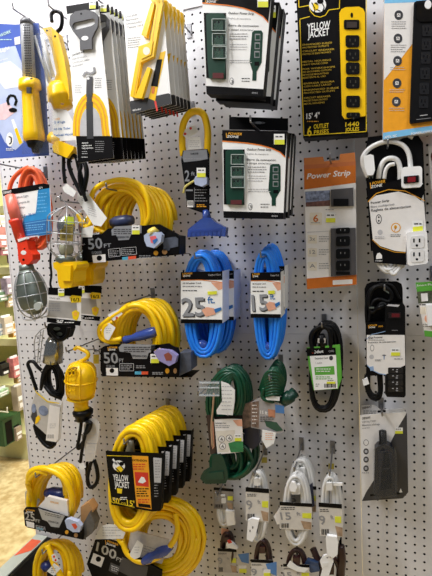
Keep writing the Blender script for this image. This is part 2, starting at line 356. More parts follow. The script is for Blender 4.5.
# ---- green outdoor power strips
def green_box(F,q,label,group,hang=None,logo=True):
    """q maps design coords of crop c7 (front box of the lower stack) into F's crop"""
    tl=F.pt(*q(152,72)); t=thing('boxed_power_strip',label,'power strip',F.pt(*q(270,385)),group)
    P=lambda pts:[q(*p) for p in pts]
    b=MB(); D=-.038
    outer=P([(152,72),(386,76),(372,392),(157,388)])
    b.slab(F,outer,WHITE,D,0,BLACK)
    b.slab(F,P([(152,72),(386,76),(379,168),(360,150),(325,136),(280,126),(152,112)]),BLACK,0,.0004)
    cur=P([(152,112),(240,119),(290,127),(330,138),(360,152),(379,170)])
    b.line(F,cur,4*F.c[2]/3.6,ORI,.0004,.0007)
    b.slab(F,P([(156,364),(373,370),(372,392),(157,388)]),BLACK,0,.0004)
    b.text(F,'8050',q(330,384),q(352,385),6*F.c[2]/3.6,LGREY)
    k=F.c[2]/3.6
    if logo: zone_logo(b,F,*q(168,99),*q(222,101),13*k)
    b.text(F,'Outdoor Power Strip',q(240,145),q(328,147),8*k,DGREY,.0006,.02)
    b.text(F,'Regleta de intemperie',q(240,160),q(318,162),6*k,GREY); 
    b.text(F,'Barre de connexion',q(240,182),q(345,184),8*k,DGREY,.0006,.01); b.text(F,'a usage exterieur',q(240,194),q(330,196),7*k,DGREY)
    x,y=q(245,204); b.greek(F,x,y,q(318,204)[0],3,9*k,2.6*k,GREY); x,y=q(245,236); b.greek(F,x,y,q(312,236)[0],3,9*k,2.4*k,LGREY,seed=4); x,y=q(245,284); b.greek(F,x,y,q(330,284)[0],2,8*k,2.4*k,LGREY,seed=5)
    b.greek(F,*q(290,338),q(322,338)[0],2,10*k,2.4*k,DGREY)
    b.disc(F,*q(253,348),8*k,13*k,GREY); b.disc(F,*q(253,348),6*k,10*k,WHITE,.0004,.0006); b.text(F,'3',q(249,354),q(258,354),12*k,DGREY,.0009)
    # printed strip at the right
    b.slab(F,P([(324,200),(332,194),(356,194),(362,202),(362,290),(345,318),(345,345),(330,345),(330,318),(318,290)]),GRNP,.0004,.0006)
    for yy in (212,238,264): b.rect(F,*q(334,yy-8),*q(354,yy+12),GREY,.0006,.0008); b.rect(F,*q(337,yy-4),*q(352,yy+9),GRNP,.0008,.001)
    b.rect(F,*q(336,288),*q(354,300),BLACK,.0006,.0008)
    b.build('carton',t)
    w=MB(); w.slab(F,P([(156,142),(232,142),(232,342),(158,340)]),BLACK,.0004,.0008); w.build('window',t)
    s=MB()
    s.slab(F,P([(164,148),(176,142),(222,142),(230,152),(230,285),(226,342),(168,340),(164,290)]),GRNP,.0008,.007)
    for yy in (178,222,262): s.rect(F,*q(180,yy-17),*q(222,yy+18),GRNC,.007,.0095,r=4*k)
    s.rect(F,*q(182,324),*q(222,340),M('clear_red_switch','5a2a2c',rough=.3),.007,.009)
    so=s.build('power_strip',t)
    l=MB()
    for yy in (178,222,262):
        x0,y0=q(184,yy-18); x1,y1=q(232,yy+17); l.line(F,[(x0,y0),(x1,y0),(x1,y1),(x0,y1),(x0,y0)],2.6*k,M('clear_cover_edge','a9b4b0',rough=.15),.0095,.012)
        l.rect(F,x0+8*k,y0+8*k,x0+13*k,y0+16*k,BLACK,.0096,.0099); l.rect(F,x0+22*k,y0+8*k,x0+27*k,y0+16*k,BLACK,.0096,.0099)
        l.rect(F,x0,y0,x1,y1,CLEAR,.0105,.011)
    l.build('outlet_cover',so)
    sticker(F,*q(338,86),*q(376,124),t)
    return t
F=Frame('c7',.2); idq=lambda x,y:(x,y)
G='boxed green outdoor power strips'
lo=green_box(F,idq,'white and black box with green outdoor power strip, front of the lower stack',G)
clone(lo,(.004,.045,.004),'green power strip box second in the lower stack, right behind the front one')
clone(lo,(.006,.09,.012),'green power strip box third in the lower stack, black top showing above')
b=MB(); F2=Frame('c7',.105); b.slab(F2,[(177,24),(389,30),(389,75),(177,70)],BLACK,-.002,0); b.disc(F2,283,46,24,5,M('hole_grey','6a6a6c',rough=.5),0,.0005,14); b.disc(F2,283,46,12,4,LGREY,.0005,.001,12); b.build('hanging_flap',[o for o in COL.objects if o.get('label','').startswith('green power strip box third')][0])
F=Frame('c3',.22)
def q3(x,y): # design (c7) -> crop c3, upper stack
    u=(x-152)/234; v=(y-72)/316
    xl=46+(60-46)*v; xr=322+(300-322)*v; yt=-40; yb=368+6*u
    return (xl+(xr-xl)*u, yt+(yb-yt)*v)
up=green_box(F,q3,'white box with green outdoor power strip and red cut, front of the upper stack',G,logo=False)
b=MB(); zone_logo(b,F,62,10,112,10,13); b.build('printed_mark',up)
up['label']='green power strip box in front of the upper stack, top row of the board'
clone(up,(.010,.045,-.006),'green power strip box second in the upper stack, top row of the board')
clone(up,(.014,.09,-.002),'green power strip box last in the upper stack, nearest the board')
hook(Frame('c7',.2),270,60,.25,'hook through the lower stack of green power strip boxes')
hook(Frame('c3',.22),190,-30,.27,'hook above the upper stack of green power strip boxes')

# ---- black and yellow surge strip box
F=Frame('c4',.085)
t=thing('boxed_power_strip','black and yellow box with long yellow six outlet surge strip','power strip',F.pt(135,412))
b=MB(); b.slab(F,[(18,-30),(230,-40),(232,388),(238,406),(40,420)],BLACK,-.05,0)
for pts in ([(26,-30),(27,22),(58,16),(62,34),(75,48),(92,52),(108,46),(118,30),(150,26),(152,-30)],[(30,60),(42,412),(232,400)]):
    b.line(F,pts,2.2,YINK)
b.line(F,[(30,58),(60,50)],2.2,YINK); b.line(F,[(232,-30),(232,400)],2.2,YINK)
# hornet emblem
b.disc(F,84,14,26,24,WHITE,.0004,.0006,20); b.disc(F,88,2,16,14,WHITE,.0006,.0008); b.disc(F,92,4,10,8,BLACK,.0008,.001)
b.disc(F,78,20,9,13,YINK,.0006,.0008); b.line(F,[(66,8),(76,26),(74,40)],3,BLACK,.0008,.001); b.line(F,[(96,6),(104,22),(98,38)],3,BLACK,.0008,.001); b.line(F,[(80,28),(92,34)],3,BLACK,.0008,.001)
b.text(F,'YELLOW',(52,94),(122,84),22,WHITE,.0007,.05); b.text(F,'JACKET',(54,116),(119,106),22,WHITE,.0007,.05)
for i,(y,n,w) in enumerate(((132,2,100),(152,2,108),(184,2,96),(206,2,110),(224,2,88),(250,2,104),(270,2,118),(294,2,90),(312,1,70))):
    F_=F; 
    ws=['ENHANCED SURGE','PROTECTED OUTLETS','CIRCUIT BREAKER','PROTECTS ELECTRONICS','METAL HOUSING','HEAVY GAUGE CORD','FOR WORKSHOPS','SIX GROUNDED OUTLETS','KEYHOLE MOUNTING','RESISTENTE AL USO','ENERGIA SEGURA','CON CABLE LARGO']
    for j in range(n): b.text(F,ws[(i*2+j)%12],(38+(i>4)*4,y+7+j*9),(38+(i>4)*4+w*(.8 if j else .9),y+5+j*9-w*.05),5.2,M('olive_gold_ink','cfae34',rough=.4),.0006,.012)
b.text(F,"15' 4\"",(50,362),(90,358),17,WHITE,.0007,.03); b.greek(F,52,368,88,1,5,2.5,GOLD)
b.text(F,'6',(52,414),(66,413),30,YINK,.0007,.04); b.text(F,'OUTLET',(72,392),(118,388),14,YINK,.0007,.03); b.text(F,'PRISES',(73,409),(118,405),13,YINK,.0007,.03)
b.text(F,'1440',(168,386),(210,383),14,YINK,.0007,.03); b.text(F,'JOULES',(168,400),(210,397),11,YINK,.0007,.03)
b.build('carton',t)
s=MB(); s.slab(F,[(150,40),(156,28),(168,22),(210,20),(222,26),(228,38),(230,352),(166,362),(158,350)],YELP,.0004,.006); 
s.disc(F,188,46,4,8,BLACK,.006,.0064); s.build('power_strip',t)
so=[o for o in COL.objects if o.parent==t][-1]
s=MB(); s.rect(F,164,60,211,88,BLACKP,.006,.009,r=4); s.rect(F,172,66,204,84,M('switch_dark','3a3230',rough=.3),.009,.011,r=2); s.build('rocker_switch',so)
for y in (126,168,209,252,310,352):
    s=MB(); x=191+(y-126)*.01; hh=17 if y<352 else 8
    s.rect(F,x-22,y-hh-2,x+20,y+hh-1,BLACKP,.006,.0095,r=6); s.rect(F,x-10,y-8,x-7,y,M('slot_grey','3c3a30',rough=.4),.0095,.0098); s.rect(F,x+6,y-8,x+9,y,MATS['slot_grey'],.0095,.0098); s.disc(F,x,y+8,3,3,MATS['slot_grey'],.0095,.0098,8)
    s.build('outlet',so)
hook(F,110,-30,.16,'hook above the black and yellow surge strip box')

# ---- orange and white box with black strip, top right
F=Frame('g8',.1)
t=thing('boxed_power_strip','white orange and blue box with a black strip, top right corner','power strip',F.pt(120,560))
b=MB(); b.slab(F,[(18,-30),(330,-50),(330,520),(12,574)],AMBER,-.05,0,LGREY)
b.slab(F,[(18,12),(140,8),(140,170),(80,250),(16,330)],CREAM,0,.0004); b.slab(F,[(18,-30),(330,-50),(330,2),(18,14)],SKY,0,.0005)
b.slab(F,[(13,546),(330,500),(330,520),(12,574)],SKY,0,.0005)
b.slab(F,[(13,546),(330,500),(330,484),(13,536)],AMBER,0,.0005)
b.text(F,'APEX, NC',(18,570),(70,562),10,WHITE,.0008,.02); b.text(F,'POWERLOWCOST',(128,556),(235,541),10,WHITE,.0008,.02)
for i,(x,y) in enumerate(((77,62),(74,158),(72,250),(70,342),(67,418))):
    b.disc(F,x,y,18,20,DGREY,.0005,.0008,18); b.rect(F,x-7,y-7,x+7,y+7,CREAM,.0008,.001,r=2)
    b.line(F,[(x-5,y+3),(x,y-5),(x+4,y+4)],2,DGREY,.001,.0012)
    b.greek(F,x-30,y+26,x+34,4 if i<2 else 2,9,2.2,LGREY if i>1 else GREY,.001)
b.build('carton',t)
s=MB(); s.slab(F,[(140,12),(150,4),(330,-10),(330,480),(126,508),(122,500)],BLACKP,.0004,.008)
s.slab(F,[(150,16),(330,4),(330,82),(166,90),(150,76)],M('black_gloss','08080a',rough=.12),.008,.011)
for y in (125,182,238,302,364,420):
    for dx in (0,70):
        x=192+dx-(y-125)*.05; s.rect(F,x-18,y-24,x+22,y+24,M('socket_black','1b1b1e',rough=.25),.008,.0095,r=6); s.rect(F,x-8,y-12,x-4,y+2,BLACK,.0095,.0098); s.rect(F,x+6,y-12,x+10,y+2,BLACK,.0095,.0098); s.disc(F,x+1,y+12,4,5,BLACK,.0095,.0098,8)
s.line(F,[(164,476),(196,472)],3,LGREY,.008,.0083); s.line(F,[(150,492),(210,485)],2,GREY,.008,.0083)
s.build('power_strip',t)
s=MB(); s.disc(F,198,18,14,18,WPL,.011,.014); s.build('hang_tab',t)
hook(F,190,-20,.16,'hook above the orange and blue strip box at top right')

# ---- orange and white Power Strip box
F=Frame('c8',.07)
t=thing('boxed_power_strip','orange and white box lettered Power Strip with grey six outlet strip','power strip',F.pt(125,466))
b=MB(); b.slab(F,[(43,104),(200,92),(203,455),(52,469)],CREAM,-.045,0,WHITE)
b.slab(F,[(43,104),(200,92),(200,145),(43,166)],RUST,0,.0005); b.slab(F,[(50,437),(203,425),(203,455),(52,469)],RUST,0,.0005)
b.rect(F,130,442,190,456,CREAM,.0005,.0008,sk=-3)
b.text(F,'Power Strip',(51,134),(184,122),17,CREAM,.0008,.025,.2)
b.slab(F,[(46,172),(122,168),(122,216),(48,218)],M('photo_print','7c86a0',rough=.4,var=.6,scale=120),0,.0005); b.slab(F,[(48,205),(122,198),(122,216),(48,218)],M('photo_dark','6a4a44',rough=.4,var=.5,scale=90),.0005,.0007)
b.rect(F,60,236,97,274,M('icon_beige','e4dccc',rough=.4),0,.0005,r=3); b.text(F,'6',(70,264),(86,264),22,RUST,.0008,.02); b.greek(F,64,266,92,1,3,2,GREY,.001)
for y in (316,356,398): b.rect(F,54,y-12,82,y+14,MATS['icon_beige'],0,.0005,r=2); b.text(F,{316:'3x',356:'12',398:'A'}[y],(60,y+6),(77,y+5),12,GREY,.0008,.01); b.greek(F,88,y-8,122,3,7,2,GREY,.0008)
b.text(F,'Outlets',(108,246),(140,244),5,GREY,.0008); b.greek(F,108,226,136,1,6,2,GREY,.0008)
b.line(F,[(52,296),(124,292)],1.5,LGREY); b.build('carton',t)
b=MB(); b.slab(F,[(42,70),(100,66),(104,80),(150,76),(152,58),(197,53),(200,92),(43,104)],M('orange_flap','c4763c',rough=.4),-.003,0); b.slab(F,[(42,92),(200,80),(200,92),(43,104)],M('flap_shade','b8683a',rough=.4),0,.0004); b.build('hanging_flap',t)
s=MB(); g_=M('grey_plastic','4e4c4e',rough=.35)
s.slab(F,[(124,166),(192,160),(194,216),(124,218)],g_,.0004,.006); s.rect(F,132,194,178,216,BLACKP,.006,.009); s.slab(F,[(124,284),(200,282),(202,425),(124,430)],g_,.0004,.006)
so=s.build('power_strip',t)
for y in (292,324,362,398):
    s=MB(); h=15 if y>300 else 9; s.rect(F,140,y-h,182,y+h,BLACKP,.006,.009,r=5,sk=-2); s.rect(F,153,y-6,155,y,GREY,.009,.0092); s.rect(F,166,y-6,168,y,GREY,.009,.0092); s.build('outlet',so)
s=MB(); s.rect(F,140,416,182,425,BLACKP,.006,.009); s.build('outlet',so)
sticker(F,108,236,138,266,t); 
hook(F,125,85,.12,'hook holding the orange and white Power Strip box')
# ================================================================ corded strips, right side
# ---- white power strip on black card
F=Frame('e4',.075)
t=thing('corded_power_strip','white two outlet power strip with looped white cord on black card','power strip',F.pt(200,700))
b=MB(); b.slab(F,[(95,90),(250,70),(360,82),(385,120),(392,300),(398,470),(395,705),(110,690),(88,340),(72,200)],BLACK,-.004,-.001); b.build('backing_card',t)
c=MB()
rw=F.k(200,200)*13
c.tube(cordpx(F,[(95,300,-.001),(78,262,.004),(66,225,.006),(72,185,.008),(110,145,.01),(170,118,.012),(230,115,.013),(280,135,.012),(310,180,.012),(320,260,.012)]),rw,WCORD,8)
c.tube(cordpx(F,[(150,310,.006),(158,260,.008),(178,218,.01),(210,202,.011),(245,210,.011),(262,250,.01),(264,320,.006)]),rw*1.1,WCORD,8)
c.tube(cordpx(F,[(180,310,.012),(188,265,.014),(208,238,.015),(235,232,.014)]),rw*.8,WCORD,8)
c.tube(cordpx(F,[(225,112,.0),(262,92,.0),(300,80,.004),(330,95,.002)]),rw*.8,WCORD,8)
F8=F.use('c8')
for k,(x0,x1,yb) in enumerate(((266,330,418),(276,318,410),(290,338,424))):
    c.tube(cordpx(F8,[(x0,376,.004+k*.003),(x0+8,400,.006),((x0+x1)/2,yb,.008+k*.003),(x1-4,402,.006),(x1+2,370,.004)]),rw*.8,WCORD,8)
c.tube(cordpx(F8,[(320,380,-.002),(345,396,.0),(330,405,.002)]),rw*.8,WCORD,8)
c.build('cord',t)
s=MB(); s.slab(F,[(72,190),(108,180),(124,186),(132,262),(122,290),(92,292),(78,250)],WPL,.006,.024); s.rect(F,100,286,106,308,STEEL,.012,.015); s.rect(F,116,284,122,306,STEEL,.012,.015); s.build('plug',t)
b=MB()
b.slab(F8,[(232,166),(340,132),(342,160),(404,150),(412,168),(352,300),(354,396),(256,388)],BLACK,.010,.016)
b.slab(F8,[(240,200),(262,184),(330,172),(380,186),(408,208),(414,292),(354,300),(352,356),(318,352),(275,338),(252,318)],CREAM,.016,.0164)
b.line(F8,[(236,204),(262,178),(300,166),(350,170),(410,200)],2.4,GOLD,.0164,.017); b.line(F8,[(250,318),(275,342),(318,356),(352,358)],2,GOLD,.0164,.017)
zone_logo(b,F8,246,162,290,154,13,.0172)
b.text(F8,'Power Strip',(246,210),(302,202),7,DGREY,.0172,.02); b.text(F8,'Bloc multiprises',(246,222),(318,213),7,GREY,.0172,.01); b.text(F8,'Regleta de alimentacion',(247,233),(368,220),7.5,DGREY,.0172,.01)
b.disc(F8,270,256,9,15,DGREY,.0164,.0167); b.disc(F8,270,256,7,12,CREAM,.0167,.0169); b.disc(F8,270,250,3,3,DGREY,.0169,.0171,8); b.disc(F8,270,261,3,3,DGREY,.0169,.0171,8)
b.disc(F8,322,282,15,15,GOLD,.0164,.0167); b.disc(F8,322,282,12,12,CREAM,.0167,.0169); b.disc(F8,321,280,5,6,GOLD,.0169,.0171,8); b.line(F8,[(321,282),(318,292)],2,ORI,.0169,.0171)
b.disc(F8,274,296,8,8,LGREY,.0164,.0167); b.greek(F8,258,308,290,2,5,2,LGREY,.0172); b.greek(F8,306,302,338,2,5,2,GREY,.0172)
b.slab(F8,[(262,368),(266,360),(273,358),(280,366),(280,376),(262,378)],WHITE,.016,.0164); b.greek(F8,260,382,282,1,3,2,WHITE,.0172)
b.build('sleeve',t)
s=MB(); 
s.slab(F8,rr(340,98,402,162,9,-4),WPL,.008,.030); s.slab(F8,[(354,300),(358,296),(412,290),(417,296),(420,386),(414,392),(364,398),(358,392)],WPL,.008,.030); s.slab(F8,[(344,150),(404,146),(414,300),(356,306)],WPL,.006,.0098)
so=s.build('power_strip',t)
s=MB(); s.slab(F8,rr(346,126,392,148,2,-4),BLACKP,.030,.032); s.slab(F8,rr(358,128,382,144,2,-2),M('red_rocker','7e1820',rough=.25),.032,.036); s.build('rocker_switch',so)
for y in (326,368):
    s=MB(); s.slab(F8,rr(366,y-18,408,y+20,8,-3),M('white_socket','e2e2e2',rough=.3),.030,.0315); 
    for x in (377,394): s.rect(F8,x-2.4,y-11,x+2.4,y+1,BLACK,.0315,.0318)
    s.disc(F8,386,y+10,4,4,BLACK,.0315,.0318,8); s.build('outlet',so)
sticker(F8,372,262,404,294,t,off=.0178,sk=-3)
hook(F,196,150,.11,'hook through the black card of the white power strip')

# ---- black surge protector
F=Frame('e5',.065)
t=thing('corded_power_strip','black surge protector on black card with white oval print, looped black cord','power strip',F.pt(140,530))
b=MB(); b.slab(F,[(56,110),(64,92),(84,84),(180,82),(198,92),(202,110),(206,280),(66,280),(58,240)],BLACK,-.004,0); b.slab(F,[(60,240),(136,236),(136,440),(62,446)],BLACK,.006,.010)
b.slab(F,[(64,288),(136,288),(210,288),(212,404),(136,440),(112,436),(80,420),(64,400)],CREAM,.026,.0265)
b.slab(F,[(64,400),(80,420),(112,436),(136,440),(62,444)],BLACK,.026,.0266)
b.slab(F,[(62,240),(136,238),(136,288),(64,300)],BLACK,.026,.0262); b.line(F,[(64,304),(84,286),(136,274)],2,M('pale_blue_ink','8aa8d0'),.0262,.027)
b.line(F,[(66,404),(84,422),(112,436),(136,440)],3,MATS['pale_blue_ink'],.0266,.027)
zone_logo(b,F,72,262,104,260,9,.0272); b.text(F,'ZONE',(108,258),(126,257),6,GOLD,.0272,.02)
b.text(F,'Surge Protector',(70,302),(126,299),7,DGREY,.0272,.02); b.greek(F,70,306,140,1,4,2.4,GREY,.0272); b.text(F,'Protector de sobretension',(70,320),(176,316),6,DGREY,.0272,.01)
b.disc(F,85,338,8,13,GREY,.0265,.0268); b.disc(F,85,338,6,10,CREAM,.0268,.027); b.disc(F,83,372,9,9,LGREY,.0265,.0268); b.disc(F,131,366,8,3,GREY,.0265,.0268); b.line(F,[(131,366),(131,382)],3,BLUEI,.0265,.0268)
b.greek(F,96,382,122,2,4,2,GREY,.0272); b.greek(F,170,378,204,1,4,3,GREY,.0272)
b.slab(F,[(76,410),(90,408),(92,424),(78,426)],M('pale_blue_ink','8aa8d0'),.0266,.0269)
b.build('backing_card',t)
c=MB(); rb=F.k(100,200)*6
c.tube(cordpx(F,[(140,175,.02),(120,168,.018),(90,200,.012),(76,190,.01),(74,150,.012),(90,110,.014),(130,100,.016),(158,128,.016),(150,160,.014),(110,150,.012),(84,170,.01),(72,240,.008)]),rb*1.3,RUBBER,8)
c.tube(cordpx(F,[(64,240,.004),(62,180,.006),(74,120,.008),(110,96,.01),(160,98,.01),(190,150,.006)]),rb,RUBBER,8)
for k in range(3): c.tube(cordpx(F,[(60+k*7,440,.008+k*.003),(62+k*6,490,.009),(80+k*4,530-k*8,.012),(110-k*3,534-k*9,.012+k*.003),(122-k*5,500,.01),(120-k*6,440,.008)]),rb*.9,RUBBER,8)
c.build('cord',t)
s=MB(); s.slab(F,[(48,462),(66,452),(74,476),(52,484)],WPL,.012,.020); s.build('cord_tag',t)
s=MB(); s.tube([F.pt(100,190,.022),F.pt(130,172,.024)],rb*1.6,BLACKP,10); s.rect(F,74,180,92,186,STEEL,.018,.02); s.rect(F,128,110,150,116,STEEL,.02,.022,sk=14); s.build('plug',t)
s=MB(); s.slab(F,[(134,178),(142,168),(206,168),(212,178),(214,520),(208,528),(142,526),(136,516)],BLACKP,.002,.0255); s.slab(F,[(140,176),(148,170),(192,172),(184,180)],M('logo_silver','c4c4c8',rough=.3),.0255,.026,)
s.line(F,[(160,270),(184,270)],1.6,GREY,.0255,.0258); so=s.build('power_strip',t)
s=MB(); s.rect(F,148,202,196,224,M('switch_frame','1c1416',rough=.3),.0255,.028); s.rect(F,160,206,190,220,M('red_rocker_dark','5e141c',rough=.3),.028,.031); s.build('rocker_switch',so)
for y in (424,448,472,496):
    s=MB(); s.rect(F,146,y-11,204,y+11,M('socket_black','1b1b1e',rough=.25),.0255,.0275,r=4)
    for x,h in ((166,4),(182,4)): s.rect(F,x-4,y-h,x+2,y-h+2.5,LGREY,.0275,.0279)
    s.disc(F,180,y+5,5,3,GREY,.0275,.0279,8); s.build('outlet',so)
sticker(F,156,338,192,368,t,off=.0275)
hook(F,130,112,.1,'hook behind the looped cord of the black surge protector')

# ---- black extension cord with green and white sleeve
F=Frame('d4',.06)
t=thing('extension_cord','black extension cord hank in a green and white sleeve','extension cord',F.pt(105,432))
c=MB(); coil(c,F,(104,296,44,130,3,.018),(108,292,46,138,3,-.03),9,F.k(100,300)*6.0,RUBBER,rj=2.5,oj=.002,seed=3,e=2.6,layers=2,lw=10); 
c.tube(cordpx(F,[(70,250,.022),(64,200,.022),(92,172,.024),(120,186,.024),(124,240,.02)]),F.k(100,300)*7,RUBBER,8); c.build('cord',t)
s=MB(); s.rect(F,84,208,108,222,M('plug_print','b8b4ac',rough=.4),.026,.028); s.lathe(F.pt(100,236,.014),F.pt(96,196,.02),[(0,.012),(.6,.013),(1,.008)],BLACKP,12); s.build('plug',t)
b=MB(); b.slab(F,[(50,236),(152,226),(158,330),(146,362),(72,366),(58,300)],GRNI,.024,.0246); b.slab(F,[(50,238),(138,236),(140,258),(52,262)],BLACK,.0247,.0252); b.slab(F,[(60,262),(140,258),(145,360),(74,366)],WHITE,.0247,.0252)
b.slab(F,[(74,296),(134,292),(136,318),(76,320)],GRNI,.0252,.0255); b.text(F,'Defiant',(74,254),(102,251),9,WHITE,.0256,.02); b.disc(F,69,251,3,3,REDI,.0252,.0256,8); b.text(F,'CORD',(118,250),(134,249),6,LGREY,.0256)
b.text(F,'Extension Cord',(76,272),(116,270),6,DGREY,.0257,.01); b.disc(F,125,268,6,7,DGREY,.0252,.0255); b.text(F,'1 outlet',(78,286),(98,285),6,GREY,.0257); b.greek(F,78,324,130,2,6,2.4,GRNI,.0258); b.greek(F,80,300,128,2,7,2.4,WHITE,.0259)
for i in range(9): b.rect(F,104+i*4,346,106+i*4+(i%3)*.6,358,BLACK,.0252,.0255)
b.greek(F,78,346,90,2,6,2.4,GREY,.0257)
b.build('sleeve',t); sticker(F,110,332,138,346,t,off=.026)
hook(F,100,168,.1,'hook inside the top loop of the black extension cord')

# ---- clamshell charger
F=Frame('e8',.05)
def clam(label,F,dy=0):
    t=thing('carded_outdoor_adapter',label,'adapter',F.pt(160,355,dy))
    b=MB(); o=dy
    b.slab(F,[(88,104),(224,94),(230,330),(214,348),(94,356)],CREAM,o-.003,o); b.slab(F,[(226,96),(230,330),(214,348),(94,356),(106,330),(128,296),(150,240),(180,180),(200,140),(218,110)],DGREY,o,o+.0004)
    b.text(F,'DEFIANT',(95,116),(120,113),6,BLACK,o+.0006,.02); b.text(F,'Lighting Timer',(95,126),(136,122),6,GREY,o+.0006); b.text(F,'Minuterie eclairage',(95,136),(146,132),6,GREY,o+.0006,.01); b.text(F,'exterieur',(95,144),(118,142),5,GREY,o+.0006)
    for y in (184,210,234,260):
        b.disc(F,106,y,8,9,DGREY,o,o+.0004)
        if y in(184,): b.disc(F,106,y,6.5,7.5,CREAM,o+.0004,o+.0006)
        else: b.rect(F,102,y-4,110,y+4,LGREY,o+.0004,o+.0006,r=2)
    b.greek(F,94,272,116,1,5,2,GREY,o+.0006); b.rect(F,118,336,206,342,BLACK,o+.0004,o+.0007,sk=-6)
    b.slab(F,[(202,332),(208,318),(213,330)],WHITE,o+.0004,o+.0007); b.build('backing_card',t)
    s=MB(); s.lathe(F.pt(155,150,o+.018),F.pt(156,200,o+.018),[(0,.010),(.6,.010),(1,.016)],BLACKP,12)
    s.slab(F,[(132,204),(140,196),(160,188),(184,200),(190,212),(192,334),(180,342),(136,344),(130,330)],M('adapter_navy_black','15161e',rough=.3),o+.001,o+.032)
    s.slab(F,[(142,214),(168,206),(182,218),(182,322),(146,326)],M('adapter_face','1e1f2a',rough=.35),o+.032,o+.036)
    s.slab(F,[(160,214),(172,214),(180,270),(182,320),(148,324),(152,262)],BLACKP,o+.036,o+.039); s.line(F,[(154,262),(176,260)],2,DGREY,o+.039,o+.0395); s.build('adapter',t)
    p=MB(); x0,x1,y0,y1=126,196,150,346; p.slab(F,[(126,206),(150,186),(150,146),(166,146),(168,188),(196,206),(198,344),(128,348)],CLEAR,o+.04,o+.0405); p.build('clear_blister',t)
    sticker(F,190,140,214,158,t,off=o+.0012); return t
clam('front carded outdoor timer with black adapter under a clear blister',F)
F2=Frame('e8',.02); t=thing('carded_outdoor_adapter','carded timer behind the front one, only its hanging top showing','adapter',F2.pt(150,340))
b=MB(); b.slab(F2,[(92,76),(130,74),(150,88),(220,84),(222,320),(96,330)],CREAM,-.003,0); b.text(F2,'DEFIANT',(96,86),(124,80),6,BLACK,.0006,.02); b.greek(F2,98,90,140,2,6,2.4,GREY); b.rect(F2,140,90,164,96,BLACK,0,.0005,r=2,sk=-2); b.build('backing_card',t)
s=MB(); s.slab(F2,[(134,204),(188,200),(190,300),(134,304)],BLACKP,.0005,.014); s.build('adapter',t)
hook(Frame('e8',.05),152,92,.09,'hook over the carded outdoor timers')

# ---- green card at the right edge
F=Frame('d4',.08)
t=thing('carded_smart_plug','green and white card cut off by the right edge of the board view','packet',F.pt(430,205))
b=MB(); b.slab(F,[(382,38),(520,30),(530,214),(410,200)],CREAM,-.006,0,CLEAR2); b.slab(F,[(382,38),(520,30),(522,62),(386,66)],GRNI,0,.0005); b.slab(F,[(408,184),(530,196),(530,214),(410,202)],GRNI,0,.0005)
b.slab(F,[(386,66),(440,62),(442,100),(390,102)],M('photo_dark_green','4a4e3c',rough=.4,var=.7,scale=90),0,.0005); b.slab(F,[(398,72),(418,70),(420,94),(400,96)],CREAM,.0005,.0007)
b.text(F,'Smart Plug',(386,50),(440,46),6,WHITE,.0008); b.greek(F,394,104,440,1,4,3,DGREY); b.rect(F,396,112,416,134,M('icon_beige','e4dccc',rough=.4),0,.0005,r=3); b.disc(F,422,148,13,13,PEACH,0,.0005); b.greek(F,404,164,440,2,6,2.2,GREY)
b.build('backing_card',t)
s=MB(); s.slab(F,[(416,108),(470,104),(474,166),(420,170)],WPL,.0005,.02); s.build('smart_plug',t)
hook(F,450,20,.1,'hook above the green and white card at the right edge')
F=Frame('c8',.05); t=thing('carded_timer','dark rounded pack half hidden at the right edge beside the white strip','packet',F.pt(440,140))
b=MB(); b.slab(F,[(420,34),(520,28),(520,170),(430,170)],CREAM,-.004,0); b.disc(F,446,66,18,22,M('maroon_print','5a2226',rough=.4),0,.0006); b.build('backing_card',t)

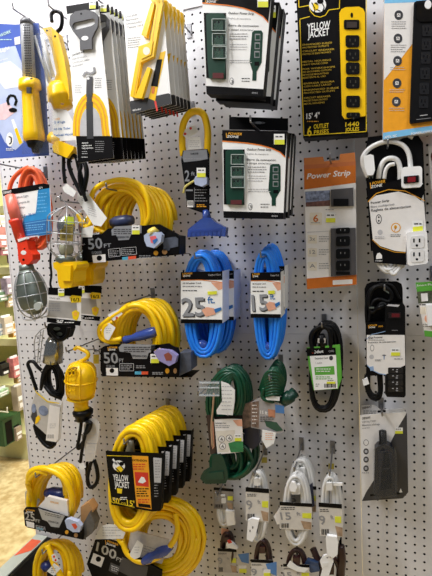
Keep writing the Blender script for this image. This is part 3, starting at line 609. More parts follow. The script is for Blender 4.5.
# ================================================================ blue cords
def blue(F,x0,x1,y0,y1,s0,s1,label,num,seed,price,rc=6.2,group='blue outdoor extension cords'):
    """hank from y0 to y1, sleeve from s0 to s1 (crop px)"""
    t=thing('extension_cord',label,'extension cord',F.pt((x0+x1)/2,y1),group)
    c=MB(); cx=(x0+x1)/2; cy=(y0+y1)/2; k=F.k(cx,cy)
    coil(c,F,(cx-1,cy+4,(x1-x0)/2-2,(y1-y0)/2-4,-2,.016),(cx+12,cy-6,(x1-x0)/2-2,(y1-y0)/2-2,-2,-.04),20,k*rc,BLUEC,rj=3,oj=.003,seed=seed,e=2.35,layers=4,lw=11)
    c.build('cord',t)
    s=MB(); s.lathe(F.pt(cx-16,y1-52,.0),F.pt(cx+22,y1-34,.0),[(0,.010),(.5,.015),(1,.012)],CLBLUE,12); s.rect(F,cx-16,y0+40,cx+18,y0+70,M('clear_blue_end','9fb4dc',rough=.2,alpha=.7),-.002,.004,r=6,sk=8); s.slab(F,[(cx-14,y0+62),(cx+4,y0+36),(cx+30,y0+60),(cx+28,y0+76)],PAPER,.004,.005); s.build('plug',t)
    b=MB(); w=x1-x0+10; a=x0-6; e=x1+4
    b.slab(F,[(a,s0),(e,s0-3),(e,s1),(a,s1)],WHITE,.026,.0268); b.slab(F,[(e,s0-3),(e+.1,s0-3),(e+.1,s1),(e,s1)],WHITE,-.05,.0264)
    b.slab(F,[(a,s0),(e,s0-3),(e,s0+26),(a,s0+26)],BLACK,.0268,.0272); b.slab(F,[(a,s1-14),(e,s1-12),(e,s1),(a,s1)],BLACK,.0268,.0272)
    b.line(F,[(a,s0+27),(a+w*.5,s0+26),(e,s0+34)],2,ORI,.0272,.0275)
    b.slab(F,[(a+w*.72,s0+34),(e,s0+34),(e,s0+56),(a+w*.9,s0+60)],PEACH,.0268,.0272)
    zone_logo(b,F,a+8,s0+15,a+8+w*.22,s0+14,9,.0276); b.text(F,'Outdoor Cord',(a+w*.66,s0+12),(e-6,s0+11),6,LGREY,.0276)
    b.text(F,'All Weather Cord',(a+6,s0+40),(a+6+w*.44,s0+39),6,DGREY,.0276,.01); b.greek(F,a+6,s0+46,a+w*.55,1,6,3,GREY,.0276); b.greek(F,a+6,s0+60,a+w*.45,1,6,3,DGREY,.0276,seed=3)
    hh=s1-s0
    b.text(F,num,(a+8,s1-20),(a+w*.64,s1-22),hh*.36,DGREY,.0276,.05); b.text(F,num,(a+5,s1-24),(a+w*.6,s1-26),hh*.36,SILV,.0279,.03)
    b.text(F,'ft.',(a+w*.65,s1-22-hh*.26),(a+w*.82,s1-23-hh*.26),hh*.13,BLUEI,.0276,.03)
    b.slab(F,[(a+w*.5,s1-44),(a+w*.62,s1-54),(a+w*.8,s1-50),(a+w*.84,s1-30),(a+w*.6,s1-22)],PEACH,.028,.0283); b.slab(F,[(a+w*.78,s1-46),(e-4,s1-54),(e-3,s1-44),(a+w*.84,s1-34)],BLUEI,.028,.0283)
    b.build('sleeve',t)
    st=MB(); st.rect(F,price[0],price[1],price[0]+w*.22,price[1]+11,LEMON,.0284,.0288,sk=-1); st.build('price_sticker',t)
    return t
F=Frame('d3',.125)
b25=blue(F,42,170,66,424,140,310,'blue 25 ft extension cord hank in front of its twin','25',11,(125,204))
clone(b25,(.014,.07,-.004),'second blue 25 ft cord, mostly hidden behind the front one')
hook(F,112,90,.2,'hook carrying the wider blue cord pair')
F=Frame('d3',.115)
b15=blue(F,274,364,58,430,142,292,'blue 15 ft extension cord hank in front of its twin','15',12,(326,202))
clone(b15,(.002,.055,.012),'second blue 15 ft cord, seen as a rim behind the front one')
hook(F,322,86,.2,'hook carrying the narrower blue cord pair')

# ================================================================ yellow three way adapter cord
F=Frame('c7',.13)
t=thing('three_way_adapter_cord','short yellow adapter cord with clear blue three outlet end hanging alone','adapter',F.pt(90,455))
c=MB(); ky=F.k(60,60); c.tube(cordpx(F,[(12,165,.0),(8,120,.004),(10,60,.006),(28,20,.008),(56,4,.01),(84,16,.01),(98,60,.008),(100,110,.006),(96,170,.0)]),ky*12,YEL,10)
c.build('cord',t); c=MB(); c.tube(cordpx(F,[(90,330,.004),(94,362,.004),(96,385,.004)]),ky*9,M('yellow_cord_under_cover','a8963c',rough=.3),10); c.build('strain_relief',t)
p=MB(); p.slab(F,[(18,70),(50,52),(66,78),(26,106),(10,90)],PAPER,.016,.0165); p.disc(F,38,66,5,5,REDI,.0165,.0168,8); p.disc(F,18,86,5,5,REDI,.0165,.0168,8); p.slab(F,[(32,100),(72,96),(78,138),(30,142)],PAPER,.014,.0145); p.greek(F,34,110,72,4,7,2.5,LGREY,.0148); p.build('paper_tag',t)
b=MB(); b.slab(F,[(4,180),(10,146),(98,140),(106,160),(106,360),(84,372),(26,352),(20,300)],BLACK,.012,.0126); b.slab(F,[(8,170),(14,146),(96,142),(100,176),(70,182),(14,188)],SILV,.0126,.013); b.text(F,'POWER ZONE',(38,162),(66,160),7,BLACK,.0133,.02)
b.greek(F,14,174,90,1,4,3,GREY,.0133); b.text(F,'2',(16,256),(34,256),40,SILV,.013,.04); b.text(F,'ft',(40,236),(54,235),14,SILV,.013,.03); b.rect(F,20,286,46,292,SILV,.0126,.013); b.rect(F,26,326,48,350,CREAM,.0126,.013)
for i in range(5): b.rect(F,28+i*4,328,30+i*4,344,BLACK,.013,.0133)
b.greek(F,52,286,100,5,10,2.6,GREY,.013); b.line(F,[(52,280),(52,350)],1.5,GREY,.0126,.013); b.greek(F,60,340,96,2,6,3,GOLD,.013); b.build('sleeve',t)
s=MB(); s.slab(F,[(50,252),(56,238),(82,230),(96,244),(96,266),(78,276),(54,268)],M('clear_plug','b8c4e0',rough=.2,alpha=.9),.0126,.03); s.tube(cordpx(F,[(56,252,.02),(36,264,.016),(18,278,.014),(12,300,.012)]),ky*4,M('pale_yellow_cord','d8ce78',rough=.4),8); s.build('plug',t)
sticker(F,60,208,92,242,t,off=.031)
s=MB(); s.slab(F,[(28,430),(72,394),(84,388),(110,388),(124,402),(166,424),(162,456),(100,452),(26,458)],CLBLUE,-.004,.020); s.lathe(F.pt(93,360,.006),F.pt(98,400,.006),[(0,ky*12),(1,ky*17)],CLBLUE,12)
for i in range(8): s.rect(F,36+i*15,440,42+i*15,454,M('blue_rib','2c4490',rough=.3),.020,.0215)
s.slab(F,[(40,434),(150,428),(150,436),(38,440)],MATS['blue_rib'],.02,.021); s.build('outlet_block',t)
h=hook(Frame('c2',.13),300,380,.2,'bare hook tip above the yellow adapter cord')

# ================================================================ 50 ft yellow coils in box sleeves
def big_text(b,F,s,p0,p1,h,off,tail='FT',tp=None):
    b.text(F,s,p0,p1,h,SILV,off,.04)
    if tp: b.text(F,tail,tp[0],tp[1],h*.35,SILV,off,.03)
F=Frame('c6',.15)
t=thing('boxed_extension_cord','upper yellow 50 ft cord coil in black box sleeve with white tag at left','extension cord',F.pt(170,420),'yellow 50 ft cords in black sleeves')
c=MB(); ky=F.k(200,200)
coil(c,F,(128,280,98,128,0,.010),(234,285,84,114,0,-.045),18,ky*8,YEL,rj=4,oj=.005,seed=5,e=2.1,layers=3,lw=15)
c.tube(cordpx(F,[(30,290,.02),(34,240,.024),(50,180,.026),(120,150,.028),(190,160,.03),(220,200,.03),(232,260,.026),(222,300,.02),(214,330,.0)]),ky*8,YEL,8)
c.tube(cordpx(F,[(-4,262,.024),(10,300,.026),(34,300,.028),(46,250,.02)]),ky*8,YEL,8)
c.tube(cordpx(F,[(-6,264,.024),(14,296,.026),(60,316,.024),(90,330,.01)]),ky*8,YEL,8); c.build('cord',t)
b=MB()
b.slab(F,[(4,330),(30,322),(70,330),(92,312),(120,306),(196,302),(262,296),(325,330),(332,342),(330,396),(18,425),(8,424)],BLACK,.026,.034)
b.slab(F,[(8,424),(330,396),(330,398),(8,426)],BLACK,-.05,.032); b.slab(F,[(300,330),(330,336),(330,396),(300,398)],BLACK,-.05,.0)
b.slab(F,[(104,316),(116,304),(180,300),(204,300),(204,326),(170,330),(162,348),(128,350),(120,332),(106,334)],SILV,.0345,.0352); b.greek(F,112,312,198,3,7,3.4,DGREY,.0356,fill=1); b.text(F,'EXTENSION CORD',(124,344),(164,342),7,BLACK,.0356,.02)
zone_logo(b,F,40,332,72,328,9,.0352); big_text(b,F,'50',(28,380),(76,376),36,.0352,'FT',((80,374),(104,372))); b.text(F,'12 GAUGE',(40,396),(72,394),9,SILV,.0352,.02)
b.slab(F,[(40,400),(84,396),(86,422),(44,425)],CREAM,.0345,.035); b.disc(F,64,409,9,9,BLACK,.035,.0353,10)
b.line(F,[(94,380),(132,376),(134,402),(96,406),(94,380)],1.4,LGREY,.0345,.0349); b.greek(F,98,384,128,3,7,3,GREY,.0352)
b.line(F,[(136,376),(186,372),(188,396),(138,400),(136,376)],1.4,LGREY,.0345,.0349); b.greek(F,140,380,182,3,6,3,GREY,.0352)
b.slab(F,[(140,406),(160,404),(160,414),(140,416)],M('cyan_ink','4aa0c0'),.0345,.035); b.slab(F,[(160,404),(186,401),(186,411),(160,414)],M('orange_red_ink','d8502c'),.0345,.035)
b.greek(F,196,400,240,2,6,3,SILV,.0352); b.disc(F,252,392,8,8,GOLD,.0345,.035,10); b.disc(F,281,388,9,9,TAN,.0345,.035,10); b.greek(F,240,404,300,1,5,3,SILV,.0352)
b.slab(F,[(268,344),(318,338),(326,344),(326,370),(300,376),(296,384),(276,384),(278,368)],M('slate_print','4c5260',rough=.4,var=.25,scale=60),.0345,.035)
b.slab(F,[(196,398),(206,360),(214,330),(262,300),(290,310),(268,352),(262,380),(248,378)],BLACK,.0352,.0356)
b.build('box_sleeve',t)
s=MB(); s.lathe(F.pt(236,312,.036),F.pt(246,330,.036),[(0,.012),(1,.02)],M('pale_yellow_gold','d8c25a',rough=.3),14); s.slab(F,[(212,334),(222,326),(262,322),(272,332),(268,356),(246,376),(222,370),(214,352)],M('clear_plug','b8c4e0',rough=.2,alpha=.9),.0358,.054); s.slab(F,[(232,338),(250,334),(258,346),(248,362),(236,358)],M('plug_pink','e0646a',rough=.4),.054,.0545); s.slab(F,[(240,350),(256,342),(258,350),(246,364)],BLUEI,.0545,.055); s.build('plug',t)
s=MB(); s.lathe(F.pt(104,292,-.004),F.pt(176,282,-.004),[(0,.012),(.25,.018),(.7,.018),(1,.012)],M('connector_slate','3a4468',rough=.35),12); s.build('socket_end',t)
p=MB(); p.slab(F,[(-4,176),(6,168),(90,276),(70,304),(44,298),(-10,214)],PAPER,.034,.0345); p.greek(F,4,200,28,3,7,2.4,LGREY,.0348,sk=10); p.greek(F,26,240,56,4,7,2.4,LGREY,.0348,sk=10); p.build('paper_tag',t)
p=MB(); p.slab(F,[(8,310),(46,300),(40,340),(2,340)],PAPER,.036,.0365); p.build('price_tag',t)
sticker(F,172,300,198,330,t,off=.036)
hook(F,130,186,.22,'hook inside the upper 50 ft yellow coil')

F=Frame('d2',.15)
t=thing('boxed_extension_cord','lower yellow 50 ft cord coil in black box sleeve above the stacked sleeves','extension cord',F.pt(200,320),'yellow 50 ft cords in black sleeves')
c=MB(); ky=F.k(200,200)
coil(c,F,(186,188,88,116,0,.008),(246,186,86,130,0,-.045),18,ky*8,YEL,rj=4,oj=.005,seed=8,e=2.1,layers=3,lw=15)
c.tube(cordpx(F,[(134,206,.02),(100,206,.022),(70,190,.024),(66,160,.026),(90,136,.028),(130,108,.028),(180,84,.028),(230,104,.024),(262,170,.02),(270,240,.01)]),ky*8,YEL,8)
c.tube(cordpx(F,[(138,196,.024),(100,198,.026),(80,180,.03),(84,156,.03),(110,138,.028)]),ky*8,YEL,8); c.build('cord',t)
b=MB(); b.slab(F,[(68,228),(80,220),(128,214),(296,218),(324,226),(330,246),(326,322),(76,318),(68,300)],BLACK,.026,.034); b.slab(F,[(72,318),(370,322),(370,324),(72,320)],BLACK,-.05,.02)
b.slab(F,[(326,244),(368,240),(370,300),(328,320)],M('slate_print','4c5260',rough=.4,var=.25,scale=60),-.03,.02); b.slab(F,[(236,218),(296,210),(326,230),(322,276),(280,282),(236,270)],BLACK,.0345,.0352)
b.slab(F,[(128,224),(140,212),(262,216),(258,236),(228,242),(222,262),(176,262),(168,242),(132,238)],SILV,.0345,.0352); b.greek(F,146,222,250,3,7,3.4,DGREY,.0356); b.text(F,'EXTENSION CORD',(172,256),(222,257),7,BLACK,.0356,.02)
zone_logo(b,F,94,234,124,234,9,.0352); big_text(b,F,'50',(80,276),(128,277),36,.0352,'FT',((130,274),(146,274))); b.text(F,'12 GAUGE',(88,290),(116,291),8,SILV,.0352,.02)
b.slab(F,[(86,292),(126,293),(126,318),(88,317)],CREAM,.0345,.035); b.disc(F,106,301,8,8,BLACK,.035,.0353,10)
b.line(F,[(132,278),(178,278),(178,302),(132,302),(132,278)],1.4,LGREY,.0345,.0349); b.greek(F,136,282,174,3,6,3,GREY,.0352); b.greek(F,186,284,222,2,6,3,GREY,.0352)
b.slab(F,[(182,304),(204,304),(204,314),(182,314)],MATS['cyan_ink'],.0345,.035); b.slab(F,[(204,304),(226,304),(226,314),(204,314)],MATS['orange_red_ink'],.0345,.035)
b.disc(F,290,302,7,9,GOLD,.0345,.035,10); b.disc(F,316,302,6,9,TAN,.0345,.035,10); b.greek(F,240,306,276,2,5,3,SILV,.0352)
b.build('box_sleeve',t)
s=MB(); s.slab(F,[(244,238),(256,230),(300,236),(322,252),(316,276),(296,286),(262,268)],M('clear_plug_mauve','9a92c4',rough=.2,alpha=.9),.0358,.052); s.slab(F,[(278,248),(294,240),(306,252),(304,268),(286,268)],M('brown_inside','8a4a3c',rough=.4),.052,.0525); s.lathe(F.pt(250,240,.034),F.pt(270,238,.036),[(0,.006),(1,.012)],YELP,10); s.build('plug',t)
s=MB(); s.lathe(F.pt(134,204,.012),F.pt(270,166,.004),[(0,.008),(.15,.013),(.3,.010),(.45,.015),(.8,.016),(1,.012)],CLBLUE,12); s.build('socket_end',t)
p=MB(); p.slab(F,[(90,116),(128,96),(142,112),(112,136)],PAPER,.034,.0345); p.disc(F,122,126,4,4,REDI,.0345,.0348,8); p.slab(F,[(68,166),(96,142),(118,158),(96,200),(84,196)],PAPER,.036,.0365); p.greek(F,86,160,104,3,7,2.4,LGREY,.0368); p.build('paper_tag',t)
sticker(F,234,246,262,276,t,off=.036)
hook(F,170,70,.22,'hook inside the lower 50 ft yellow coil')
# ================================================================ stack of five long yellow hanks in black sleeves
F=Frame('d6',.26)
G='yellow 50 ft hanks with hornet sleeves'
t=thing('extension_cord','front yellow cord hank with black hornet sleeve, red square and 50\' lettering','extension cord',F.pt(150,430),G)
c=MB(); ky=F.k(150,300)
coil(c,F,(150,290,66,152,3,.014),(158,280,66,152,3,-.018),9,ky*7.8,YEL,rj=2,oj=.002,seed=21,e=2.3,layers=3,lw=13); c.build('cord',t)
b=MB()
b.slab(F,[(75,208),(212,214),(243,215),(236,385),(212,386),(92,366)],BLACK,.024,.0248); b.slab(F,[(243,215),(243.3,215),(238.3,372),(236,385)],BLACK,.006,.024)
b.line(F,[(78,222),(152,224)],1.5,YINK,.0248,.0252); b.line(F,[(84,300),(92,358),(160,374)],1.5,YINK,.0248,.0252)
# hornet
b.disc(F,114,252,18,16,WHITE,.0248,.0252,18,.3); b.disc(F,116,262,10,9,YINK,.0252,.0255); b.line(F,[(96,232),(108,248)],5,WHITE,.0248,.0252); b.disc(F,122,246,7,6,BLACK,.0252,.0256); b.line(F,[(104,258),(118,272)],3,BLACK,.0255,.0258); b.line(F,[(110,240),(128,262)],2.4,BLACK,.0256,.0259)
b.text(F,'YELLOW',(98,294),(143,298),18,WHITE,.0252,.05); b.text(F,'JACKET',(102,314),(146,318),18,WHITE,.0252,.05); b.slab(F,[(108,318),(124,320),(122,334),(110,332)],YINK,.0248,.0252)
b.text(F,"50'",(96,361),(119,365),17,YINK,.0252,.02); b.text(F,'12/3',(122,366),(134,368),8,YINK,.0252,.01); b.text(F,"15'",(138,368),(160,372),17,YINK,.0252,.02)
b.text(F,'12/3',(96,350),(110,352),5,WHITE,.0252); b.greek(F,118,344,140,2,5,2.4,WHITE,.0254)
b.slab(F,[(152,222),(200,224),(210,380),(166,372)],AMBER,.0248,.0252); b.text(F,'EXTENSION',(154,238),(196,240),6,BLACK,.0255,.03)
b.greek(F,156,246,196,3,7,3,REDI,.0255); b.slab(F,[(160,270),(200,272),(202,314),(164,310)],REDI,.0252,.0255); b.slab(F,[(170,300),(180,284),(188,286),(194,298),(184,304)],WHITE,.0255,.0258)
b.greek(F,166,318,202,4,7,3,BLACK,.0255); b.greek(F,170,350,204,2,7,3,REDI,.0255); b.slab(F,[(170,362),(206,366),(208,376),(172,372)],BLACK,.0252,.0255)
b.slab(F,[(215,228),(240,230),(237,302),(218,300)],LGREY,.0248,.0252); b.greek(F,220,236,236,7,8,2.6,GREY,.0255); b.greek(F,218,300,230,6,8,2.6,GREY,.0255)
b.build('sleeve',t)
# side faces of the sleeve
s=MB(); s.lathe(F.pt(146,240,.004),F.pt(150,176,.012),[(0,.014),(.5,.014),(.8,.01),(1,.008)],M('plug_olive_clear','6a6656',rough=.25),12); s.build('plug',t)
names=['second yellow hank of the hornet sleeve stack','third yellow hank, middle of the hornet sleeve stack','fourth yellow hank of the hornet sleeve stack','last yellow hank of the hornet sleeve stack, nearest the board']
for i,n in enumerate(names): clone(t,(.003*(i+1),.047*(i+1),-.004*(i+1)),n)
hook(F,150,170,.30,'hook carrying the stack of yellow hornet hanks')

# ---- 100 ft coil below
F=Frame('d6',.16)
t=thing('boxed_extension_cord','large yellow 100 ft cord coil with tilted black sleeve at the bottom of the board','extension cord',F.pt(250,570))
c=MB(); ky=F.k(250,500)
coil(c,F,(235,462,112,116,0,.0),(258,460,108,124,0,-.05),22,ky*7.6,YEL,rj=6,oj=.006,seed=31,e=2.1,layers=5,lw=13)
c.tube(cordpx(F,[(124,470,.03),(140,510,.034),(180,534,.034),(230,520,.03),(270,480,.02),(286,440,.01),(280,390,.0)]),ky*7.4,YEL,8)
c.tube(cordpx(F,[(108,420,.03),(112,460,.03),(126,480,.03)]),ky*7.4,YEL,8); c.build('cord',t)
b=MB(); b.slab(F,[(44,470),(60,462),(110,478),(118,492),(240,560),(236,640),(60,640),(20,540)],BLACK,.03,.036)
b.slab(F,[(150,440),(262,470),(240,540),(160,520),(140,490)],M('white_grey_card','b9b5b2',rough=.35,var=.1),.022,.026); b.greek(F,170,480,230,3,8,2.4,GREY,.0266,sk=18)
zone_logo(b,F,76,482,112,494,9,.0367); b.text(F,'100',(46,500),(104,528),28,SILV,.0367,.04); b.text(F,'FT',(106,530),(122,537),12,SILV,.0367,.03)
b.slab(F,[(40,508),(72,522),(62,550),(30,536)],CREAM,.036,.0364); b.disc(F,54,526,8,8,BLACK,.0364,.0367,10); b.slab(F,[(90,536),(118,548),(110,572),(84,560)],DGREY,.036,.0364); b.greek(F,92,544,114,3,6,2.4,LGREY,.037,sk=8)
b.slab(F,[(124,520),(200,548),(190,600),(112,560)],DGREY,.036,.0363)
b.build('box_sleeve',t)
s=MB(); s.lathe(F.pt(180,536,.034),F.pt(268,488,.02),[(0,.007),(.1,.012),(.3,.016),(.45,.012),(.6,.017),(.8,.017),(1,.010)],CLBLUE,12); s.build('plug',t)
p=MB(); p.slab(F,[(62,430),(80,424),(134,424),(132,450),(126,466),(42,468),(52,446)],PAPER,.038,.0386); p.greek(F,66,432,124,4,8,2.2,LGREY,.039); p.build('paper_tag',t)
p=MB(); p.slab(F,[(146,510),(168,470),(186,484),(176,520),(152,530)],PAPER,.04,.0405); p.greek(F,160,490,176,3,8,2,LGREY,.041); p.build('price_tag',t)
hook(F,200,350,.2,'hook holding the large 100 ft coil')

# ---- 25 ft yellow coil, left
F=Frame('d5',.2)
t=thing('boxed_extension_cord','yellow 25 ft cord coil in tilted black box at the left edge of the board','extension cord',F.pt(220,390))
c=MB(); ky=F.k(200,200)
coil(c,F,(190,218,84,118,8,.012),(236,212,84,122,8,-.035),12,ky*9,YEL,rj=5,oj=.005,seed=41,e=2.1,layers=3,lw=15)
c.tube(cordpx(F,[(112,170,.03),(118,130,.034),(150,112,.036),(200,118,.036),(250,150,.034),(280,210,.03),(284,260,.026),(276,310,.01)]),ky*10,YEL,8)
c.tube(cordpx(F,[(128,250,.0),(118,200,.02),(112,160,.03),(150,124,.038),(190,134,.03)]),ky*9,YEL,8); c.build('cord',t)
b=MB(); b.slab(F,[(92,278),(100,266),(150,268),(250,300),(312,322),(326,356),(326,392),(252,376),(110,344),(98,336)],BLACK,.036,.042)
b.slab(F,[(150,262),(186,222),(262,240),(268,300),(250,310)],CREAM,.026,.036); b.text(F,'POWER ZONE',(198,246),(230,252),7,GOLD,.0366,.02); b.greek(F,176,276,240,3,8,2.6,GREY,.0366,sk=10)
b.slab(F,[(150,268),(170,276),(254,298),(240,326),(232,344),(200,340),(186,320),(166,312)],SILV,.0421,.0428); b.greek(F,176,284,240,2,7,3,DGREY,.043,sk=14); b.text(F,'EXTENSION CORD',(190,322),(230,330),7,BLACK,.043,.02)
zone_logo(b,F,104,284,136,288,9,.0428); b.text(F,'25',(98,312),(138,320),30,SILV,.0428,.04); b.text(F,'FT',(140,322),(158,326),12,SILV,.0428,.03)
b.slab(F,[(102,318),(134,326),(134,346),(106,340)],CREAM,.0421,.0424); b.greek(F,140,334,180,3,5,3,GREY,.043,sk=8); b.slab(F,[(142,342),(170,348),(170,355),(142,350)],MATS['cyan_ink'],.0421,.0425)
b.slab(F,[(326,330),(352,282),(372,330),(362,366),(328,392)],M('slate_side','5c5a58',rough=.4,var=.2,scale=60),.0,.03); b.disc(F,262,362,7,8,GOLD,.0421,.0426,10); b.disc(F,298,374,8,9,TAN,.0421,.0426,10)
b.build('box_sleeve',t)
s=MB(); s.slab(F,[(316,264),(346,246),(366,276),(352,320),(318,330)],TAN,-.01,.02); s.build('box_back_flap',t)
s=MB(); s.slab(F,[(254,316),(270,310),(304,322),(318,340),(312,362),(286,362),(262,346)],M('clear_plug','b8c4e0',rough=.2,alpha=.9),.043,.056); s.slab(F,[(280,330),(296,328),(304,342),(294,352)],MATS['orange_red_ink'],.056,.0565); s.build('plug',t)
s=MB(); s.lathe(F.pt(180,206,.0),F.pt(268,216,-.004),[(0,.012),(.3,.02),(.7,.02),(1,.014)],M('connector_navy','22306a',rough=.3),12); s.build('socket_end',t)
p=MB(); p.slab(F,[(98,204),(120,190),(156,240),(146,262),(100,256)],M('clear_bag','c9c4bd',rough=.25,alpha=.8),.0,.004); p.build('clear_bag',t)
hook(F,190,110,.26,'hook through the yellow 25 ft coil at left')

# ---- bottom-left coil
F=Frame('d5',.2)
t=thing('boxed_extension_cord','yellow cord coil cut off by the bottom edge, below the 25 ft box','extension cord',F.pt(220,640))
c=MB(); coil(c,F,(205,515,76,118,0,.012),(238,515,80,130,0,-.035),12,ky*8.6,YEL,rj=5,oj=.005,seed=43,e=2.1,layers=3,lw=14)
c.tube(cordpx(F,[(186,412,.03),(200,450,.034),(214,490,.036),(236,530,.034),(250,570,.03)]),ky*9.5,YEL,8); c.build('cord',t)
p=MB(); p.slab(F,[(184,516),(212,484),(238,504),(212,534)],PAPER,.044,.0445); p.greek(F,200,504,220,3,7,2.4,GREY,.0448); p.slab(F,[(202,452),(216,446),(230,472),(222,482),(206,474)],PAPER,.044,.0445); p.disc(F,212,458,4,5,REDI,.0445,.0448,8); p.disc(F,218,472,4,5,REDI,.0445,.0448,8); p.build('paper_tag',t)
s=MB(); s.lathe(F.pt(168,490,.0),F.pt(200,500,.0),[(0,.012),(.5,.018),(1,.012)],MATS['connector_navy'],12); s.build('socket_end',t)
b=MB(); b.slab(F,[(110,585),(330,600),(326,660),(110,650)],BLACK,.036,.042); b.build('box_sleeve',t)
hook(F,215,400,.26,'hook through the lowest yellow coil at left')

# ================================================================ dark green cords
F=Frame('d7',.14)
t=thing('extension_cord','dark green landscape cord with white card, flared green outlet end below','extension cord',F.pt(140,520))
c=MB(); kg=F.k(150,200)
coil(c,F,(138,190,76,116,8,.012),(170,185,68,130,4,-.05),22,kg*7.5,GRNC,rj=9,oj=.008,seed=51,e=2.0,layers=4,lw=13)
coil(c,F,(150,440,70,70,0,.0),(196,380,72,100,0,-.05),18,kg*8,GRNC,rj=12,oj=.012,seed=52,e=2.2,layers=4,lw=14)
for k in range(4): c.tube(cordpx(F,[(108+k*9,270,.006),(104+k*10,200,.014),(110+k*14,140,.02),(160,92+k*8,.016),(206-k*6,110,.0)]),kg*7,GRNC,8)
c.build('cord',t)
b=MB(); b.slab(F,[(64,256),(92,256),(104,408),(80,410)],M('card_edge_brown','3a2a24',rough=.5),.014,.018); b.slab(F,[(84,262),(92,268),(96,380),(88,390)],PEACH,.018,.0185)
b.slab(F,[(94,266),(204,272),(210,400),(108,410)],CREAM,.02,.0206); b.slab(F,[(94,262),(204,256),(204,268),(96,272)],BLACK,.0207,.0212); b.slab(F,[(168,276),(204,272),(206,300),(186,298)],PEACH,.0207,.0211)
b.text(F,'Landscape Cord',(100,290),(142,290),7,DGREY,.0212,.01); b.greek(F,100,296,160,2,7,2.6,GREY,.0212); b.slab(F,[(100,318),(176,314),(180,362),(150,400),(112,400)],M('icon_cream2','d8d2c6',rough=.4),.0207,.0209)
for x,y in ((124,350),(154,346),(128,378)): b.disc(F,x,y,13,13,DGREY,.021,.0213); b.disc(F,x,y,11,11,CREAM,.0213,.0216); b.line(F,[(x-4,y+4),(x+2,y-6)],3,DGREY,.0216,.022); b.disc(F,x+3,y+3,3,3,DGREY,.0216,.022,8)
b.slab(F,[(150,366),(180,358),(208,360),(210,400),(160,402)],M('green_print','2c7a4a',rough=.4,var=.2),.0207,.0212); b.build('sleeve',t)
b=MB(); b.slab(F,[(204,214),(240,206),(240,300),(208,310)],M('photo_card','7a6458',rough=.4,var=.5,scale=80),-.02,.0); b.slab(F,[(212,300),(268,280),(272,370),(250,390),(214,380)],M('dark_blue_plug','1c2034',rough=.4),-.03,-.005); b.build('rear_card',t)
p=MB(); p.slab(F,[(122,122),(150,132),(176,156),(176,200),(168,256),(106,252),(104,236),(126,200)],PAPER,.03,.0306); p.greek(F,124,142,166,7,15,3.2,LGREY,.031,fill=1); p.build('paper_tag',t)
s=MB(); s.slab(F,[(88,412),(120,408),(134,430),(146,470),(150,500),(140,524),(60,526),(40,506),(44,490),(84,464)],GRNP,.0,.024,); s.slab(F,[(70,484),(130,476),(134,508),(64,512)],M('green_face','0a3a2c',rough=.3),.024,.027); s.build('outlet_end',t)
s=MB(); s.tube(cordpx(F,[(94,170,.02),(90,230,.022),(84,300,.024),(88,380,.024)]),kg*4,M('tie_tan','b09070',rough=.5),6); s.build('tie_strap',t)
sticker(F,174,330,202,358,t,off=.022)
h=hook(F,60,152,.2,'hook with clear label holder in front of the green landscape cord')
p=MB(); p.rect(F,34,122,116,184,CLEAR2,.07,.0715); p.rect(F,36,126,114,132,M('holder_edge','c9d0d4',rough=.1,alpha=.7),.0716,.073); p.rect(F,36,146,114,151,MATS['holder_edge'],.0716,.073); p.rect(F,36,176,114,181,MATS['holder_edge'],.0716,.073); p.build('label_holder',h)
F=Frame('d7',.12)
t=thing('extension_cord','short dark green cord bundle with grey and blue card, right of the larger one','extension cord',F.pt(310,386))
c=MB(); coil(c,F,(320,140,38,70,10,.012),(340,110,34,76,6,-.04),16,kg*7,GRNC,rj=5,oj=.006,seed=53,e=2.0,layers=3,lw=12)
for k in range(9): c.tube(cordpx(F,[(276+k*1.2,150+k*4,.01),(300,92+k*11,.03),(338,84+k*11,.032),(372-k,118+k*7,.012)]),kg*6,GRNC,8)
c.tube(cordpx(F,[(290,150,.03),(284,180,.03),(296,196,.03),(330,204,.02),(372,206,.018),(392,194,.018)]),kg*7,GRNC,8); c.build('cord',t)
b=MB(); b.slab(F,[(272,186),(370,214),(368,324),(352,328),(240,304),(240,206)],M('grey_card2','a09c9c',rough=.35,var=.1),.024,.0246); b.slab(F,[(240,206),(270,200),(270,306),(242,300)],M('photo_card','7a6458',rough=.4,var=.5,scale=80),.025,.0256)
b.greek(F,244,216,266,6,14,3,CREAM,.026); b.slab(F,[(334,214),(370,220),(370,250),(336,246)],M('blue_print2','4a7cb8',rough=.35),.0247,.0252); b.slab(F,[(306,232),(334,236),(334,266),(308,262)],M('photo_card2','b0785c',rough=.4,var=.3,scale=60),.0247,.0252); b.text(F,'15 ft',(276,250),(304,254),13,CREAM,.0256,.03); b.greek(F,276,262,330,3,8,3,DGREY,.0256)
b.slab(F,[(292,276),(340,284),(366,316),(340,320),(300,300)],M('leaf_print','2c5040',rough=.4),.0247,.0252); b.slab(F,[(296,178),(352,184),(352,200),(300,196)],PAPER,.032,.0325); b.build('sleeve',t)
p=MB(); p.slab(F,[(284,312),(338,324),(330,366),(300,386),(282,352)],PAPER,.03,.0306); p.greek(F,296,326,330,4,8,2.4,PEACH,.031); p.build('paper_tag',t)
s=MB(); s.lathe(F.pt(362,206,.014),F.pt(412,166,.014),[(0,.014),(.4,.018),(.7,.018),(.72,.014),(1,.016)],GRNP,10); s.build('outlet_end',t)
hook(F,330,90,.19,'hook inside the short dark green cord bundle')

